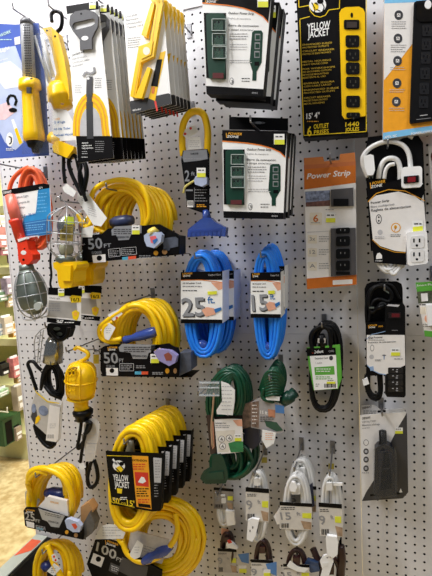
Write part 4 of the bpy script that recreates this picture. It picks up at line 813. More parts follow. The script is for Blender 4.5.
# ================================================================ white indoor cords and brown cords
def indoor(F,cx,y0,y1,hw,s0,s1,m,label,group,seed,name='extension_cord',txt='9',rake=0,card=M('worn_cream_card','cfcac2',rough=.4,var=.06),lower=True,sw=1.25,taglab=None,yoff=0):
    hw*=1.3 if m is BRWN else 1.12; s0-=6; s1+=6; t=thing(name,label,'extension cord',F.pt(cx+rake,y1),group); k=F.k(cx,y0)
    ym=(y0+y1)/2; c=MB()
    coil(c,F,(cx+rake*.5,ym,hw,(y1-y0)/2,-rake*.25,.012),(cx+5+rake*.5,ym-7,hw,(y1-y0)/2,-rake*.25,-.022),10,k*(8.5 if m is BRWN else 6.2),m,rj=1.8,oj=.003,seed=seed,e=2.2,layers=3,lw=9,per=22); c.build('cord',t)
    b=MB(); w=hw*sw; a0=cx-w+rake*.3; a1=cx+w+rake*.3; q0=cx-w+rake*.7; q1=cx+w+rake*.7; hh=s1-s0
    b.slab(F,[(a0,s0),(a1,s0+5),(q1,s1+4),(q0,s1)],card,.018,.0186,); b.slab(F,[(a0,s0),(a1,s0+5),(a1,s0+hh*.13+5),(a0,s0+hh*.13)],BLACK,.0187,.0191)
    b.greek(F,a0+4,s0+hh*.2,a0+w,2,5,2.2,DGREY,.0192); 
    b.text(F,txt,(a0+4,s0+hh*.66),(a0+4+w*.55*max(1,len(txt)*.6),s0+hh*.66),hh*.27,GREY,.0192,.04)
    b.text(F,'ft',(a0+w*1.05,s0+hh*.5),(a0+w*1.3,s0+hh*.5),hh*.12,GREY,.0192,.02)
    b.slab(F,[(a1-w*.6,s0+hh*.42),(a1-2,s0+hh*.42),(a1-2,s0+hh*.62),(a1-w*.6,s0+hh*.6)],LEMON,.0188,.0191)
    for i in range(7): b.rect(F,q0+4+i*3.4,s1-hh*.2,q0+5.4+i*3.4+(i%2),s1-3,BLACK,.0188,.0191)
    b.slab(F,[(q1-w*.7,s1-hh*.3),(q1-2,s1-hh*.24),(q1-2,s1+2),(q1-w*.5,s1)],M('photo_card3','a58a70',rough=.4,var=.3,scale=60),.0188,.0191)
    b.build('sleeve',t)
    s=MB(); s.slab(F,rr(cx-hw*.35,y0+hw*.9,cx+hw*.35,y0+hw*1.7,3),m,.006,.02); s.line(F,[(cx-3,y0+hw*.6),(cx-3,y0+hw*.9)],2,STEEL,.012,.014); s.line(F,[(cx+4,y0+hw*.6),(cx+4,y0+hw*.9)],2,STEEL,.012,.014); s.build('plug',t)
    return t
GW='white indoor cords'; GB='brown indoor cords'
F=Frame('d8',.13)
t=indoor(F,165,86,292,24,142,226,WCORD,'white 9 ft cord hank at bottom, second column from the left',GW,61,txt='9')
s=MB(); s.slab(F,[(138,232),(150,226),(170,230),(160,276),(150,294),(134,286)],WPL,.02,.028); s.disc(F,144,262,1.6,4,BLACK,.028,.0284,6); s.disc(F,152,252,1.6,4,BLACK,.028,.0284,6); s.build('outlet_end',t)
F=Frame('d8',.06)
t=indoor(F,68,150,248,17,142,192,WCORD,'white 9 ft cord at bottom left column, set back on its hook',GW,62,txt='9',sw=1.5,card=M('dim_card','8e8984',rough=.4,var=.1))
s=MB(); s.slab(F,[(74,204),(98,206),(102,244),(78,248)],WPL,.02,.028); s.build('outlet_end',t)
F=Frame('d8',.15)
t=indoor(F,276,96,304,32,184,250,WCORD,'front white 15 ft cord hank at bottom, third column',GW,63,txt='15',sw=1.3)
c2=clone(t,(.008,.05,.022),'white cord hank rising behind the front white 15 ft cord')
s=MB(); s.slab(F,[(258,134),(264,122),(274,122),(280,136),(274,150),(260,148)],WPL,.02,.026); s.build('outlet_end',t)
s=MB(); s.slab(F,[(306,140),(324,124),(330,190),(310,200)],M('navy_card','2a3048',rough=.4),-.03,-.026); s.build('rear_card',c2)
s=MB(); s.slab(F,[(212,220),(230,196),(236,240),(222,244)],CREAM,.002,.004); s.build('paper_tag',t)
F=Frame('d8',.14)
t=indoor(F,372,100,300,24,186,270,WCORD,'white cord hank with long card at bottom, rightmost column',GW,64,txt='9',rake=10)
t['label']='white cord hank with long sleeve at bottom, rightmost column'
s=MB(); s.slab(F,[(362,286),(366,276),(394,280),(398,296),(396,330),(384,340),(366,332)],WPL,.02,.03); s.slab(F,[(384,124),(410,124),(410,132),(384,132)],WPL,.014,.018); s.build('outlet_end',t)
s=MB(); s.slab(F,[(404,130),(410,130),(408,300),(400,310)],BLACK,-.02,-.016); s.build('rear_card',t)
def flat_packet(F,q,t,name,m,o0,o1): s=MB(); s.slab(F,q,m,o0,o1); return s.build(name,t)
F=Frame('h6',.06)
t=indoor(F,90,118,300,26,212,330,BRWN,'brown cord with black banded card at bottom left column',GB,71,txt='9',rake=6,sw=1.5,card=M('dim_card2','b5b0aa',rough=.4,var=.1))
s=MB(); s.slab(F,[(86,190),(96,168),(118,176),(150,206),(146,214),(92,204)],WPL,.022,.03); s.slab(F,[(92,164),(108,158),(120,176),(100,182)],REDI,.030,.0304); s.slab(F,[(104,106),(62,98),(60,130),(84,150)],PEACH,.004,.0045); s.build('paper_tag',t)
s=MB(); s.slab(F,[(150,240),(210,232),(210,290),(170,280)],M('blue_print2','4a7cb8',rough=.35),.02,.0205); s.slab(F,[(156,300),(196,300),(198,340),(158,340)],CREAM,.021,.0215); s.slab(F,[(158,318),(197,318),(198,340),(158,340)],LEMON,.0216,.022); s.build('price_tag',t)
F=Frame('h6',.13)
t=indoor(F,282,160,420,34,272,390,BRWN,'brown cord with black banded card at bottom, second column',GB,72,txt='9',sw=1.35)
s=MB(); s.slab(F,[(300,292),(360,280),(360,356),(320,340)],M('blue_print2','4a7cb8',rough=.35),.02,.0205); s.rect(F,288,322,326,356,CREAM,.021,.0215); s.rect(F,290,340,326,356,LEMON,.0216,.022); s.build('price_tag',t)
F=Frame('h7',.14)
t=indoor(F,100,300,560,48,400,520,BRWN,'brown cord with torn white card at bottom, third column',GB,73,txt='15',sw=1.3)
s=MB(); s.slab(F,[(42,408),(62,374),(110,410),(176,424),(150,448),(104,440),(60,420)],PAPER,.024,.0246); s.build('paper_tag',t)
s=MB(); s.slab(F,[(150,400),(170,370),(236,390),(246,440),(190,450)],M('denim_card','2e4468',rough=.4,var=.3),.0,.012); s.build('rear_card',t)
F=Frame('h7',.13)
t=indoor(F,310,350,600,50,520,640,BRWN,'brown cord under the long sleeved white cord, rightmost column',GB,74,txt='9')
c=MB(); c.tube(cordpx(F,[(204,300,.0),(230,360,.004),(256,400,.008),(300,430,.008)]),.010,BRWN,8); c.tube(cordpx(F,[(372,280,.0),(380,360,.004),(376,420,.0),(370,500,.0)]),.012,BRWN,8); c.build('cord',t)
t=thing('white_cord_tag','curled white paper tag and flat plug hanging lowest at the rightmost cord column','tag',F.pt(270,470))
s=MB(); s.slab(F,[(246,380),(266,346),(300,336),(324,352),(330,380),(300,470),(250,470),(262,430)],WPL,.03,.036); s.disc(F,292,356,6,4,GREY,.036,.0364,10); s.disc(F,312,352,5,4,GREY,.036,.0364,10); s.slab(F,[(262,390),(300,384),(296,410),(264,420)],PAPER,.0364,.037); s.build('flat_plug',t)
for x,y,l in ((60,138,'hook of the bottom left cord column'),(165,80,'hook of the second cord column at the bottom'),(278,66,'hook of the third cord column at the bottom'),(376,78,'hook of the rightmost cord column at the bottom')):
    h=hook(Frame('d8',.12),x,y,.17,l)
    if x in(376,165,): 
        F=Frame('d8',.02); s=MB(); s.rect(F,x-6+(18 if x==165 else 0),y-10-(20 if x==165 else 0),x+10+(18 if x==165 else 0),y+6-(20 if x==165 else 0),M('dull_yellow_tag','b0a040',rough=.5),0,.0008); s.build('price_tag',h)
# ================================================================ top left packages
# ---- work light on blue card
F=Frame('c1',.2,yaw=-8,piv=(100,300))
t=thing('packaged_work_light','slim yellow handled work light on blue and white card, top left corner','work light',F.pt(120,620))
b=MB()
b.slab(F,[(-60,90),(60,96),(150,90),(176,300),(190,610),(10,622),(-60,624)],NAVY,-.003,0)
b.slab(F,[(-60,200),(60,180),(90,260),(92,560),(60,590),(20,560),(-60,400)],PALEB,0,.0003); b.slab(F,[(0,250),(40,240),(90,280),(80,340),(20,350),(-20,300)],M('white_mist','dfe3ee',rough=.4,var=.05),.0003,.0006)
b.slab(F,[(-20,420),(30,400),(60,440),(20,470),(-30,470)],M('pink_mist','e8c4c8',rough=.4,var=.1),.0003,.0006)
b.text(F,'WORK',(0,146),(44,128),13,M('pale_green_ink','b8d8c8'),.0008,.02); b.greek(F,0,154,48,1,5,3,MATS['pale_green_ink'],.0008); b.text(F,'Light',(2,206),(38,192),14,WHITE,.0008,.02); b.text(F,'Lampara',(0,240),(30,232),8,WHITE,.0008); b.slab(F,[(56,148),(78,142),(80,172),(58,176)],CREAM,.0004,.0008)
b.line(F,[(34,412),(28,392),(38,374),(56,376),(64,394),(58,414)],9,BLACKP,.0006,.0016); b.disc(F,50,432,16,9,BLACKP,.0006,.0016)
b.disc(F,38,548,14,28,WHITE,.0004,.0007,16); b.line(F,[(34,536),(44,540),(44,560),(36,566)],5,BLACK,.0007,.001)
b.slab(F,[(56,508),(66,502),(88,560),(76,568)],YELP,.0004,.0008); b.slab(F,[(44,470),(54,468),(66,502),(56,508)],WHITE,.0004,.0008); b.greek(F,24,582,56,2,6,2.4,WHITE,.0009); b.greek(F,130,600,160,1,6,2.4,WHITE,.0009)
b.build('backing_card',t)
p=MB(); p.slab(F,[(78,70),(150,68),(176,250),(206,600),(86,606),(84,300)],CLEAR,.03,.0306); p.slab(F,[(150,68),(168,74),(206,560),(206,600)],CLEAR2,.0,.03); p.build('clear_blister',t)
h=MB(); k=F.k(120,300)
h.lathe(F.pt(116,316,.018),F.pt(136,556,.018),[(0,k*20),(.0,k*29),(.1,k*31),(.15,k*31),(.17,k*23),(.3,k*24),(.7,k*27),(.86,k*30),(.97,k*30),(1,k*26)],YELP,20); ho=h.build('handle',t)
h=MB(); h.lathe(F.pt(104,86,.018),F.pt(116,318,.018),[(0,k*8),(.03,k*15),(.06,k*17),(1,k*18)],M('tube_clear_grey','b9bcc0',rough=.15,var=.1),16); h.build('light_tube',t)
h=MB()
for i in range(22):
    y=96+i*10
    for dx in (-10,-3,4,11): h.rect(F,100+i*.55+dx,y,104+i*.55+dx,y+5,DGREY,.018+k*17.5,.018+k*18.6)
h.lathe(F.pt(103,74,.018),F.pt(105,100,.018),[(0,k*12),(.4,k*17),(1,k*18)],M('cap_dark','55565a',rough=.35),14); h.build('grille',t)
h=MB(); h.lathe(F.pt(136,553,.018),F.pt(140,600,.018),[(0,k*24),(.5,k*20),(.6,k*12),(1,k*9)],BLACKP,12); h.rect(F,104,342,120,366,DGREY,.018+k*26,.018+k*30); h.build('switch_and_gland',ho)
hook(Frame('c1',.2),90,60,.24,'hook end above the slim work light at top left')
# ---- second tube light with wide yellow spine
F=Frame('c1',.19)
t=thing('hanging_work_light','yellow work light with clear tube, black swivel hook and looped black cord','work light',F.pt(270,800))
k=F.k(220,300)
h=MB(); h.slab(F,[(166,112),(200,104),(226,130),(252,230),(268,330),(272,390),(188,400),(184,340),(206,330),(222,290),(202,190),(186,140)],YELP,.0,.022)
h.lathe(F.pt(222,330,.014),F.pt(248,424,.014),[(0,k*26),(.2,k*33),(.5,k*37),(.62,k*38),(.66,k*34),(1,k*32)],YELP,20)
h.lathe(F.pt(242,560,.014),F.pt(196,536,.014),[(0,k*10),(.01,k*18),(.9,k*20),(1,k*12)],YELP,10)
ho=h.build('body',t)
h=MB(); h.disc(F,184,120,4,4,BLACK,.022,.0225,8); h.disc(F,216,142,4,4,BLACK,.022,.0225,8); h.disc(F,244,408,7,4,M('hole_brown','7a5210',rough=.6),.014+k*38,.0145+k*39,8); h.build('screw',ho)
h=MB(); h.slab(F,[(130,146),(150,128),(178,126),(200,150),(218,220),(230,290),(212,330),(190,330),(160,220)],CLEAR2,.002,.026); h.tube([F.pt(138,144,.014),F.pt(196,322,.014)],k*8,M('lamp_white','eceef2',rough=.2),10); h.tube([F.pt(164,140,.014),F.pt(208,300,.014)],k*7,MATS['lamp_white'],10); h.build('clear_tube_cover',t)
h=MB(); h.tube(cordpx(F,[(222,140,.012),(226,124,.012),(238,112,.014),(244,86,.016),(240,54,.018),(218,44,.018),(202,56,.02),(204,86,.022)]),k*6,BLACKP,8); h.lathe(F.pt(212,146,.012),F.pt(230,120,.012),[(0,.007),(.5,.007),(1,.004)],BLACKP,10); h.build('swivel_hook',t)
b=MB(); b.slab(F,[(206,424),(262,432),(300,500),(298,550),(210,556),(206,500)],WHITE,.026,.0264); b.text(F,'LED',(216,472),(236,470),8,GOLD,.0268,.02); b.text(F,'75 W Light',(212,486),(256,482),9,BLUEI,.0268,.02); b.text(F,'60 Hz Tube',(212,512),(276,507),9,BLUEI,.0268,.02); b.text(F,'Swivel Hook',(212,536),(290,530),9,BLUEI,.0268,.02); b.build('paper_card',t)
F5=F.use('c5')
h=MB(); h.slab(F5,[(204,44),(218,24),(232,22),(290,46),(288,56),(262,90),(212,68)],YELP,.0,.03); h.slab(F5,[(206,60),(262,84),(258,92),(208,70)],BLACKP,-.002,.026); h.build('base_end',t)
h=MB()
for i,(a,bb) in enumerate((((250,86),(262,200)),((268,90),(322,240)),((282,84),(330,230)))): pass
h.tube(cordpx(F5,[(250,80,.0),(250,140,.004),(256,190,.006)]),k*6,RUBBER,8)
h.tube(cordpx(F5,[(322,236,.01),(284,160,.01),(270,110,.012),(280,84,.014),(298,86,.014),(310,130,.012),(322,180,.01),(330,236,.006)]),k*7,RUBBER,8)
h.tube(cordpx(F5,[(320,90,.0),(336,120,.004),(340,160,.006),(326,230,.006)]),k*8,RUBBER,8); h.tube(cordpx(F5,[(300,96,.018),(318,120,.016),(312,150,.018),(316,200,.016),(340,260,.01)]),k*6,RUBBER,8); h.build('cord',t)
h=MB(); h.slab(F5,[(244,206),(262,190),(300,222),(288,244),(252,224)],PAPER,.014,.0145); h.build('paper_tag',t)
hook(Frame('c1',.19),236,56,.24,'hook end carrying the yellow tube work light')

# ---- cord strap cards
F=Frame('h8',.24,yaw=-3,piv=(280,300))
G='storage strap cards with yellow cord picture'
t=thing('carded_cord_strap','front white strap card with dark grey handle and yellow cord picture','strap card',Frame('n',.24).pt(96,168),G)
F1=F.use('c1'); F5=F.use('c5'); F3=F.use('n')
L=[(66,6),(99,2),(104,60),(109,110),(113.5,159),(78,164),(74,120),(70,60)]
b=MB(); b.slab(F3,[(66,6),(98,1),(104,60),(109,110),(113.5,158),(78,163),(74,120),(70,60)],WHITE,-.002,0)
b.slab(F3,[(66,6),(98,1),(99,9),(67,14)],BLACK,0,.0004); b.slab(F3,[(76,136),(112,136),(113.5,158),(78,163)],BLACK,0,.0006)
b.text(F1,'Cord Carry Strap',(282,222),(332,204),9,DGREY,.0006,.015); b.text(F1,'Sangle de transport',(283,236),(340,222),8,GREY,.0006); b.text(F1,'Correa para cables',(284,250),(352,236),8,GREY,.0006); b.text(F1,'de extension',(285,264),(326,254),8,GREY,.0006)
b.greek(F1,372,306,400,5,9,2.4,GREY,.0006); b.greek(F1,294,334,322,4,9,2.4,LGREY,.0006)
# printed cord picture
for i,m_ in enumerate((YELP,GOLD,YELP,GOLD,YELP)):
    rx=70-i*7; ry=130-i*10; P=[(356+rx*math.cos(R(a)),494+ry*math.sin(R(a))) for a in range(180,361,15)]
    b.slab(F1,[(356-rx,534)]+P+[(356+rx+6,534)],m_,.0002,.0003+i*.0002)
b.slab(F1,[(314,534)]+[(356+42*math.cos(R(a)),500+82*math.sin(R(a))) for a in range(180,361,20)]+[(402,534)],LGREY,.0012,.0014)
b.line(F1,[(352,300),(350,380)],24,DGREY,.0015,.0018); b.line(F1,[(351,400),(354,545)],26,M('strap_print','26272b',rough=.5),.0015,.0018); b.disc(F1,350,392,10,22,M('strap_print','26272b'),.0018,.002); b.line(F1,[(326,300),(336,284),(356,290),(372,282),(368,264)],9,GREY,.0015,.0018); b.disc(F1,346,308,6,5,WHITE,.0018,.002,8)
b.text(F5,'Stores and',(322,34),(346,33),6,WHITE,.0012,.02); b.text(F5,'organizes cords',(322,44),(360,43),6,WHITE,.0012,.02); b.text(F5,'hang anywhere',(322,54),(366,53),6,WHITE,.0012,.02); b.greek(F5,322,64,344,2,8,2,LGREY,.001)
b.greek(F5,374,24,412,6,8,2.2,GREY,.001); b.greek(F5,320,86,346,1,3,2,WHITE,.001)
b.build('backing_card',t)
hd=M('handle_charcoal','48484c',rough=.55,var=.06)
s=MB()
outer=[(212,120),(216,84),(244,62),(300,52),(346,62),(368,88),(366,140),(340,190),(334,206),(334,264),(270,270),(268,214),(232,170)]
inner=[(228,140),(236,122),(340,98),(350,106),(348,128),(330,140),(250,160),(234,156)]
# ring with an open grip: built as two halves meeting at the grip's ends
s.slab(F,[(212,120),(216,84),(244,62),(300,52),(346,62),(368,88),(366,122),(350,122),(350,106),(340,98),(236,122),(228,140),(213,134)],hd,.003,.008)
s.slab(F,[(213,134),(228,140),(234,156),(250,160),(330,140),(350,128),(350,122),(366,122),(366,140),(340,190),(334,206),(334,264),(270,270),(268,214),(232,170)],hd,.003,.008)
s.disc(F,296,206,19,12,WHITE,.008,.0084,12,-.1); s.disc(F,276,74,6,6,BLACK,.008,.0084,10); s.build('strap_handle',t)
sticker(F,320,4,354,46,t,off=.013)
lab=['second strap card, tight behind the front one with the big handle','third strap card of the fanned stack','fourth strap card of the fanned stack','fifth strap card of the fanned stack','sixth strap card of the fanned stack','seventh strap card of the fanned stack','last strap card of the fanned stack, nearest the board']
for i,n in enumerate(lab): clone(t,(.018+.0015*i,.0225+.0195*i,.003*(i+1)-.004),n)
for (x,y,d) in ((8,0,0),): pass
hook(Frame('n',.24),92,-6,.27,'hook over the fanned stack of strap cards')
# ---- yellow bracket cards
F=Frame('c2',.22,yaw=-3,piv=(180,220))
t=thing('carded_cord_winder','front white card with yellow z shaped cord winder and dark bottom band','cord winder card',F.pt(190,445),'cord winder cards')
b=MB(); b.slab(F,[(86,-20),(244,-26),(280,408),(122,448)],WHITE,-.002,0); b.slab(F,[(116,398),(268,366),(276,370),(280,408),(122,448)],M('charcoal_band','2e2e30',rough=.35),0,.0005)
b.text(F,'Cord Wheel',(100,54),(146,42),8,LGREY,.0006); 
for i,(s_,w) in enumerate((('Durable',48),('Enrouleur',52),('Devanador',62),('Capacity 100 ft',64))): b.text(F,s_,(100+i*2,70+i*14),(100+i*2+w,60+i*14),9,GREY,.0006,.012)
b.greek(F,108,150,160,5,9,2.4,GREY,.0006,sk=-6); b.text(F,'Winder',(128,438),(162,430),8,WHITE,.0008,.015)
b.slab(F,[(236,206),(258,200),(216,396),(190,386)],YELP,.0003,.0007); b.slab(F,[(224,234),(244,232),(226,340),(200,338)],BLACK,.0007,.0012); b.slab(F,[(206,340),(216,342),(212,368),(202,366)],ORI,.0007,.0012); b.slab(F,[(212,396),(220,396),(228,434),(222,438)],REDI,.0008,.0012)
b.build('backing_card',t)
s=MB()
s.slab(F,[(214,-12),(240,-12),(246,16),(210,222),(162,244),(138,384),(118,378),(152,182),(196,166),(220,24)],YELP,.001,.012)
s.slab(F,[(200,12),(216,8),(182,146),(162,136)],YELP,.001,.012); s.slab(F,[(186,262),(200,268),(164,386),(138,384),(142,370)],YELP,.001,.012); s.slab(F,[(200,0),(236,-6),(236,12),(206,16)],YELP,.001,.012)
s.slab(F,[(158,186),(196,170),(208,160),(200,214),(162,232)],YELP,.012,.014); s.disc(F,182,200,14,16,M('winder_hole','e9e2d0',rough=.5),.014,.0143,14); s.line(F,[(228,20),(204,166)],2,GOLD,.012,.0124); s.line(F,[(158,240),(132,378)],2,GOLD,.012,.0124)
s.build('cord_winder',t)
names=['second cord winder card behind the front one','third cord winder card of the stack','fourth cord winder card of the stack','fifth cord winder card of the stack','last cord winder card, nearest the board']
for i,n in enumerate(names):
    c_=clone(t,(.002*(i+1)+.003,.022*(i+1),.002*(i+1)),n)
hook(Frame('c2',.22),230,-20,.25,'hook over the stack of cord winder cards')

# ================================================================ orange trouble light
F=Frame('c5',.19)
G=None
t=thing('corded_trouble_light','orange corded trouble light with blue and white card and caged metal reflector','work light',F.use('d1').pt(130,250))
k=F.k(120,300); F1=F.use('d1')
c=MB(); coil(c,F,(132,285,62,164,-5,.006),(148,290,52,160,-5,-.03),12,k*7.5,ORG,rj=4,oj=.004,seed=81,e=2.2,layers=4,lw=11); 
c.tube(cordpx(F,[(42,300,.010),(36,230,.008),(48,180,.006),(76,146,.006),(110,126,.006)]),k*7,ORG,8); c.build('cord',t)
b=MB(); b.slab(F,[(8,218),(172,190),(196,196),(204,388),(88,408),(66,330),(60,244),(12,238)],WHITE,.022,.0226); b.slab(F,[(8,218),(170,190),(194,194),(194,208),(12,240)],BLACK,.0227,.0232); b.text(F,'DEFIANT',(14,232),(46,226),10,WHITE,.0236,.03); b.text(F,'25 ft',(154,212),(168,209),7,WHITE,.0236,.02)
b.slab(F,[(150,214),(194,206),(202,388),(150,396),(148,336),(90,346),(92,318),(140,310)],CBLUE,.0227,.0231); b.slab(F,[(86,344),(200,326),(204,386),(90,400)],BLUEI,.0231,.0234); b.line(F,[(88,350),(190,334),(192,380),(92,394),(88,350)],2,SKY,.0234,.0237)
b.text(F,'Work Light',(66,250),(112,242),9,GREY,.0231,.015); b.text(F,'Lampara de',(70,272),(116,264),9,GREY,.0231,.015); b.text(F,'trabajo',(72,290),(98,286),9,GREY,.0231,.015); b.text(F,'25',(84,326),(102,323),12,GREY,.0236,.02); b.text(F,'78 W',(112,321),(142,316),12,BLUEI,.0236,.02)
b.greek(F,146,230,188,6,14,3,SKY,.0236,sk=-4); b.greek(F,98,356,180,3,9,3,SKY,.0238,sk=-8); b.build('sleeve',t)
s=MB(); s.lathe(F.pt(38,236,.034),F.pt(66,340,.034),[(0,k*15),(.5,k*18),(1,k*17)],M('handle_salmon','e4705c',rough=.35),16); s.lathe(F.pt(60,334,.034),F.pt(84,420,.034),[(0,k*21),(.1,k*21),(.2,k*18),(1,k*16)],REDP,16); s.build('handle',t)
s=MB(); s.slab(F,[(66,424),(106,416),(112,450),(128,470),(128,490),(112,508),(86,510),(72,490),(70,460)],REDP,.016,.05); s.disc(F,92,462,11,9,CREAM,.05,.0504,12); s.disc(F,92,490,5,5,BLACK,.05,.0504,8); s.disc(F,96,446,3,3,BLACK,.05,.0504,8); s.slab(F,[(68,410),(100,400),(104,408),(72,420)],CREAM,.04,.052); s.build('socket_block',t)
A=F1.pt(102,18,.034); B=F1.pt(140,200,.034)
s=MB(); s.lathe(A,F1.pt(107,44,.034),[(0,k*22),(1,k*24)],STEEL,18); s.lathe(F1.pt(106,40,.034),F1.pt(142,214,.034),[(0,k*24),(.08,k*30),(.3,k*42),(.55,k*47),(.8,k*41),(.95,k*24),(1,k*8)],STEEL,22); s.build('reflector',t)
s=MB(); s.disc(F1,146,182,14,16,M('reflector_glow','c6ccc4',rough=.25,metal=.3),.034+k*30,.034+k*42,18); s.build('bulb_end',t)
w=MB(); 
def cage(w,a,b_,prof,nl,rings,r,m,seg=24,phase=0):
    a,b_=Vector(a),Vector(b_); tt=(b_-a).normalized(); u=Vector((0,-1,0)); u=(u-tt*u.dot(tt)).normalized(); v=tt.cross(u)
    def rad(q):
        for (q0,r0),(q1,r1) in zip(prof,prof[1:]):
            if q<=q1: return r0+(r1-r0)*(q-q0)/max(q1-q0,1e-6)
        return prof[-1][1]
    for i in range(nl):
        an=2*math.pi*(i+phase)/nl; w.tube(smooth_path([a+(b_-a)*q+(u*math.cos(an)+v*math.sin(an))*rr_ for q,rr_ in prof],3),r,m,6)
    for q in rings:
        R_=rad(q); w.tube([a+(b_-a)*q+(u*math.cos(x)+v*math.sin(x))*R_ for x in [2*math.pi*j/seg for j in range(seg)]],r,m,6,closed=True)
cage(w,F1.pt(106,46,.034),F1.pt(144,230,.034),[(0,k*28),(.15,k*42),(.4,k*52),(.7,k*51),(.9,k*34),(1,k*4)],8,(.02,.25,.5,.78),.0013,CHROME,phase=.5)
w.tube(cordpx(F1,[(74,60,.05),(72,110,.056),(84,160,.056),(112,196,.05),(122,220,.05),(136,240,.05),(140,220,.05),(130,206,.05)]),.0013,CHROME,6)
w.tube(cordpx(F1,[(84,214,.04),(92,232,.046),(120,236,.05),(160,226,.05),(186,220,.05),(194,204,.05),(184,186,.05)]),.0015,CHROME,6); w.build('wire_cage',t)
hook(Frame('e1',.19),36,180,.22,'hook end at the far left carrying the orange trouble light')

# ================================================================ metal cage lamps with yellow sockets
def metal_lamp(F,label,o=0):
    t=thing('caged_work_light',label,'work light',F.use('d1').pt(250,255),'metal cage lamps with yellow sockets')
    k=F.k(150,300); 
    s=MB(); s.lathe(F.pt(162,90,.02),F.pt(158,320,.02),[(0,k*8),(.08,k*34),(.2,k*44),(.32,k*46),(.45,k*40),(.6,k*36)],M('reflector_silver','a8aaa8',rough=.22,metal=.9,var=.15,scale=40),22,cap=False); s.build('reflector',t)
    s=MB(); s.lathe(F.pt(162,270,.02),F.pt(160,340,.02),[(0,k*30),(.4,k*38),(.75,k*34),(1,k*26)],M('bulb_glass','9a9a80',rough=.1,alpha=.85),18); s.build('bulb',t)
    s=MB(); s.slab(F,[(126,154),(204,158),(202,256),(122,248)],BRONZE,.02+k*38,.021+k*40,BLACK); s.greek(F,134,168,196,8,9,3,BLACK,.0215+k*40); s.slab(F,[(150,100),(206,104),(208,148),(172,150),(150,140)],M('lime_sticker','b9c832',rough=.4),.02+k*36,.021+k*37); s.build('label',t)
    s=MB(); cage(s,F.pt(166,36,.02),F.pt(158,356,.02),[(0,k*4),(.08,k*44),(.18,k*84),(.3,k*96),(.8,k*92),(.95,k*60),(1,k*44)],7,(.3,.52,.72,.95),.0013,CHROME,phase=.3); s.tube(cordpx(F,[(166,40,.02),(150,10,.022),(110,-20,.024),(96,0,.026)]),.0014,CHROME,6); s.build('wire_cage',t)
    s=MB(); s.lathe(F.pt(158,345,.02),F.pt(156,390,.02),[(0,k*46),(.5,k*52),(1,k*44)],STEEL,18); s.build('collar',t)
    s=MB(); s.slab(F,[(80,386),(110,380),(214,384),(226,400),(222,420),(206,440),(204,512),(190,540),(130,548),(116,528),(112,510),(104,436),(84,420)],YELP,-.02,.045); s.slab(F,[(124,400),(190,404),(186,500),(134,500)],YELP,.045,.052); so=s.build('socket_block',t)
    Fd=F.use('d1')
    b=MB(); b.slab(Fd,[(186,136),(190,108),(320,118),(318,252),(312,258),(184,242)],CREAM,.024,.0246); b.slab(Fd,[(190,108),(322,112),(322,144),(188,136)],BLACK,.0247,.0252); b.slab(Fd,[(184,226),(318,240),(314,258),(184,244)],BLACK,.0247,.0252)
    b.slab(Fd,[(192,158),(300,166),(306,232),(188,222)],M('silver_card_print','b2aea8',rough=.3,metal=.3,var=.15,scale=20),.0247,.0249)
    b.slab(Fd,[(272,148),(282,138),(318,142),(318,166),(280,168)],YINK,.0252,.0256); b.text(Fd,'16/3',(280,162),(312,163),14,BLACK,.0259,.04)
    b.slab(Fd,[(282,204),(298,196),(312,206),(308,226),(300,238),(286,230)],YINK,.0252,.0256); b.disc(Fd,296,212,8,8,M('gold_bulb','f0b040'),.0256,.0259,12); b.line(Fd,[(226,244),(244,246)],3,WHITE,.0253,.0256); b.text(Fd,'25 FT',(222,243),(250,245),9,WHITE,.0257,.03); b.text(Fd,'Work Light',(194,152),(236,154),7,DGREY,.0256); b.greek(Fd,192,170,240,4,9,3,GREY,.0256); b.greek(Fd,254,244,292,1,4,3,WHITE,.0256)
    b.build('hanging_card',t); sticker(Fd,228,112,252,142,t,off=.0262)
    c=MB(); c.tube(cordpx(F,[(70,300,.0),(64,380,.0),(70,460,.004),(64,520,.004),(80,560,.004)]),k*6,RUBBER,8)
    F4=F.use('c5'); c.build('cord',t); return t
F=Frame('g4',.2)
m1=metal_lamp(F,'front metal caged work light with yellow socket and white 16/3 card')
clone(m1,(.012,.085,-.002),'rear metal caged work light, its socket and 16/3 card peeking out to the right')
hook(Frame('g4',.2),166,10,.23,'hook behind the metal caged work lights')

# ================================================================ black corded reflector lamp
F=Frame('g5',.14)
t=thing('caged_work_light','steel reflector lamp with wire guard, black cord hank and grey card','work light',F.use('g6').pt(130,330))
k=F.k(150,200)
s=MB(); s.lathe(F.pt(164,225,.012),F.pt(158,345,.014),[(0,k*22),(.2,k*32),(.6,k*36),(1,k*40)],M('reflector_silver','a8aaa8',rough=.22,metal=.9,var=.15,scale=40),18,sx=1); s.build('reflector',t)
s=MB(); s.slab(F,[(126,176),(140,160),(236,166),(240,190),(226,232),(190,244),(150,236),(132,214)],BLACKP,-.01,.02); s.tube(cordpx(F,[(150,200,.03),(190,238,.03),(224,220,.03),(234,180,.03)]),k*8,RUBBER,8); s.disc(F,176,186,16,8,STEEL,.02,.022,12); s.disc(F,188,212,14,9,STEEL,.02,.022,12); s.build('clamp_socket',t)
s=MB()
for i,(x,yy,x2) in enumerate(((100,200,84),(112,194,94),(76,224,74))): s.tube(cordpx(F,[(x,yy,.02+i*.006),(x-8,260,.024),(x2,350,.024)]),.0015,CHROME,6)
for y in (216,244,280,312,340): s.tube(cordpx(F,[(74,y+10,.02),(92,y+4,.03),(112,y,.02)]),.0013,CHROME,6)
s.tube(cordpx(F,[(72,224,.02),(88,206,.024),(104,190,.022),(130,180,.02)]),.0015,CHROME,6)
s.tube(cordpx(F,[(204,240,.0),(206,300,.0),(200,340,.0)]),.0013,CHROME,6); s.build('wire_guard',t)
c=MB(); coil(c,F,(158,430,46,82,-8,.022),(164,426,42,80,-8,.0),8,k*6,RUBBER,rj=3,oj=.003,seed=88,e=2.0,layers=4,lw=9); c.build('cord_hank',t); c=MB()
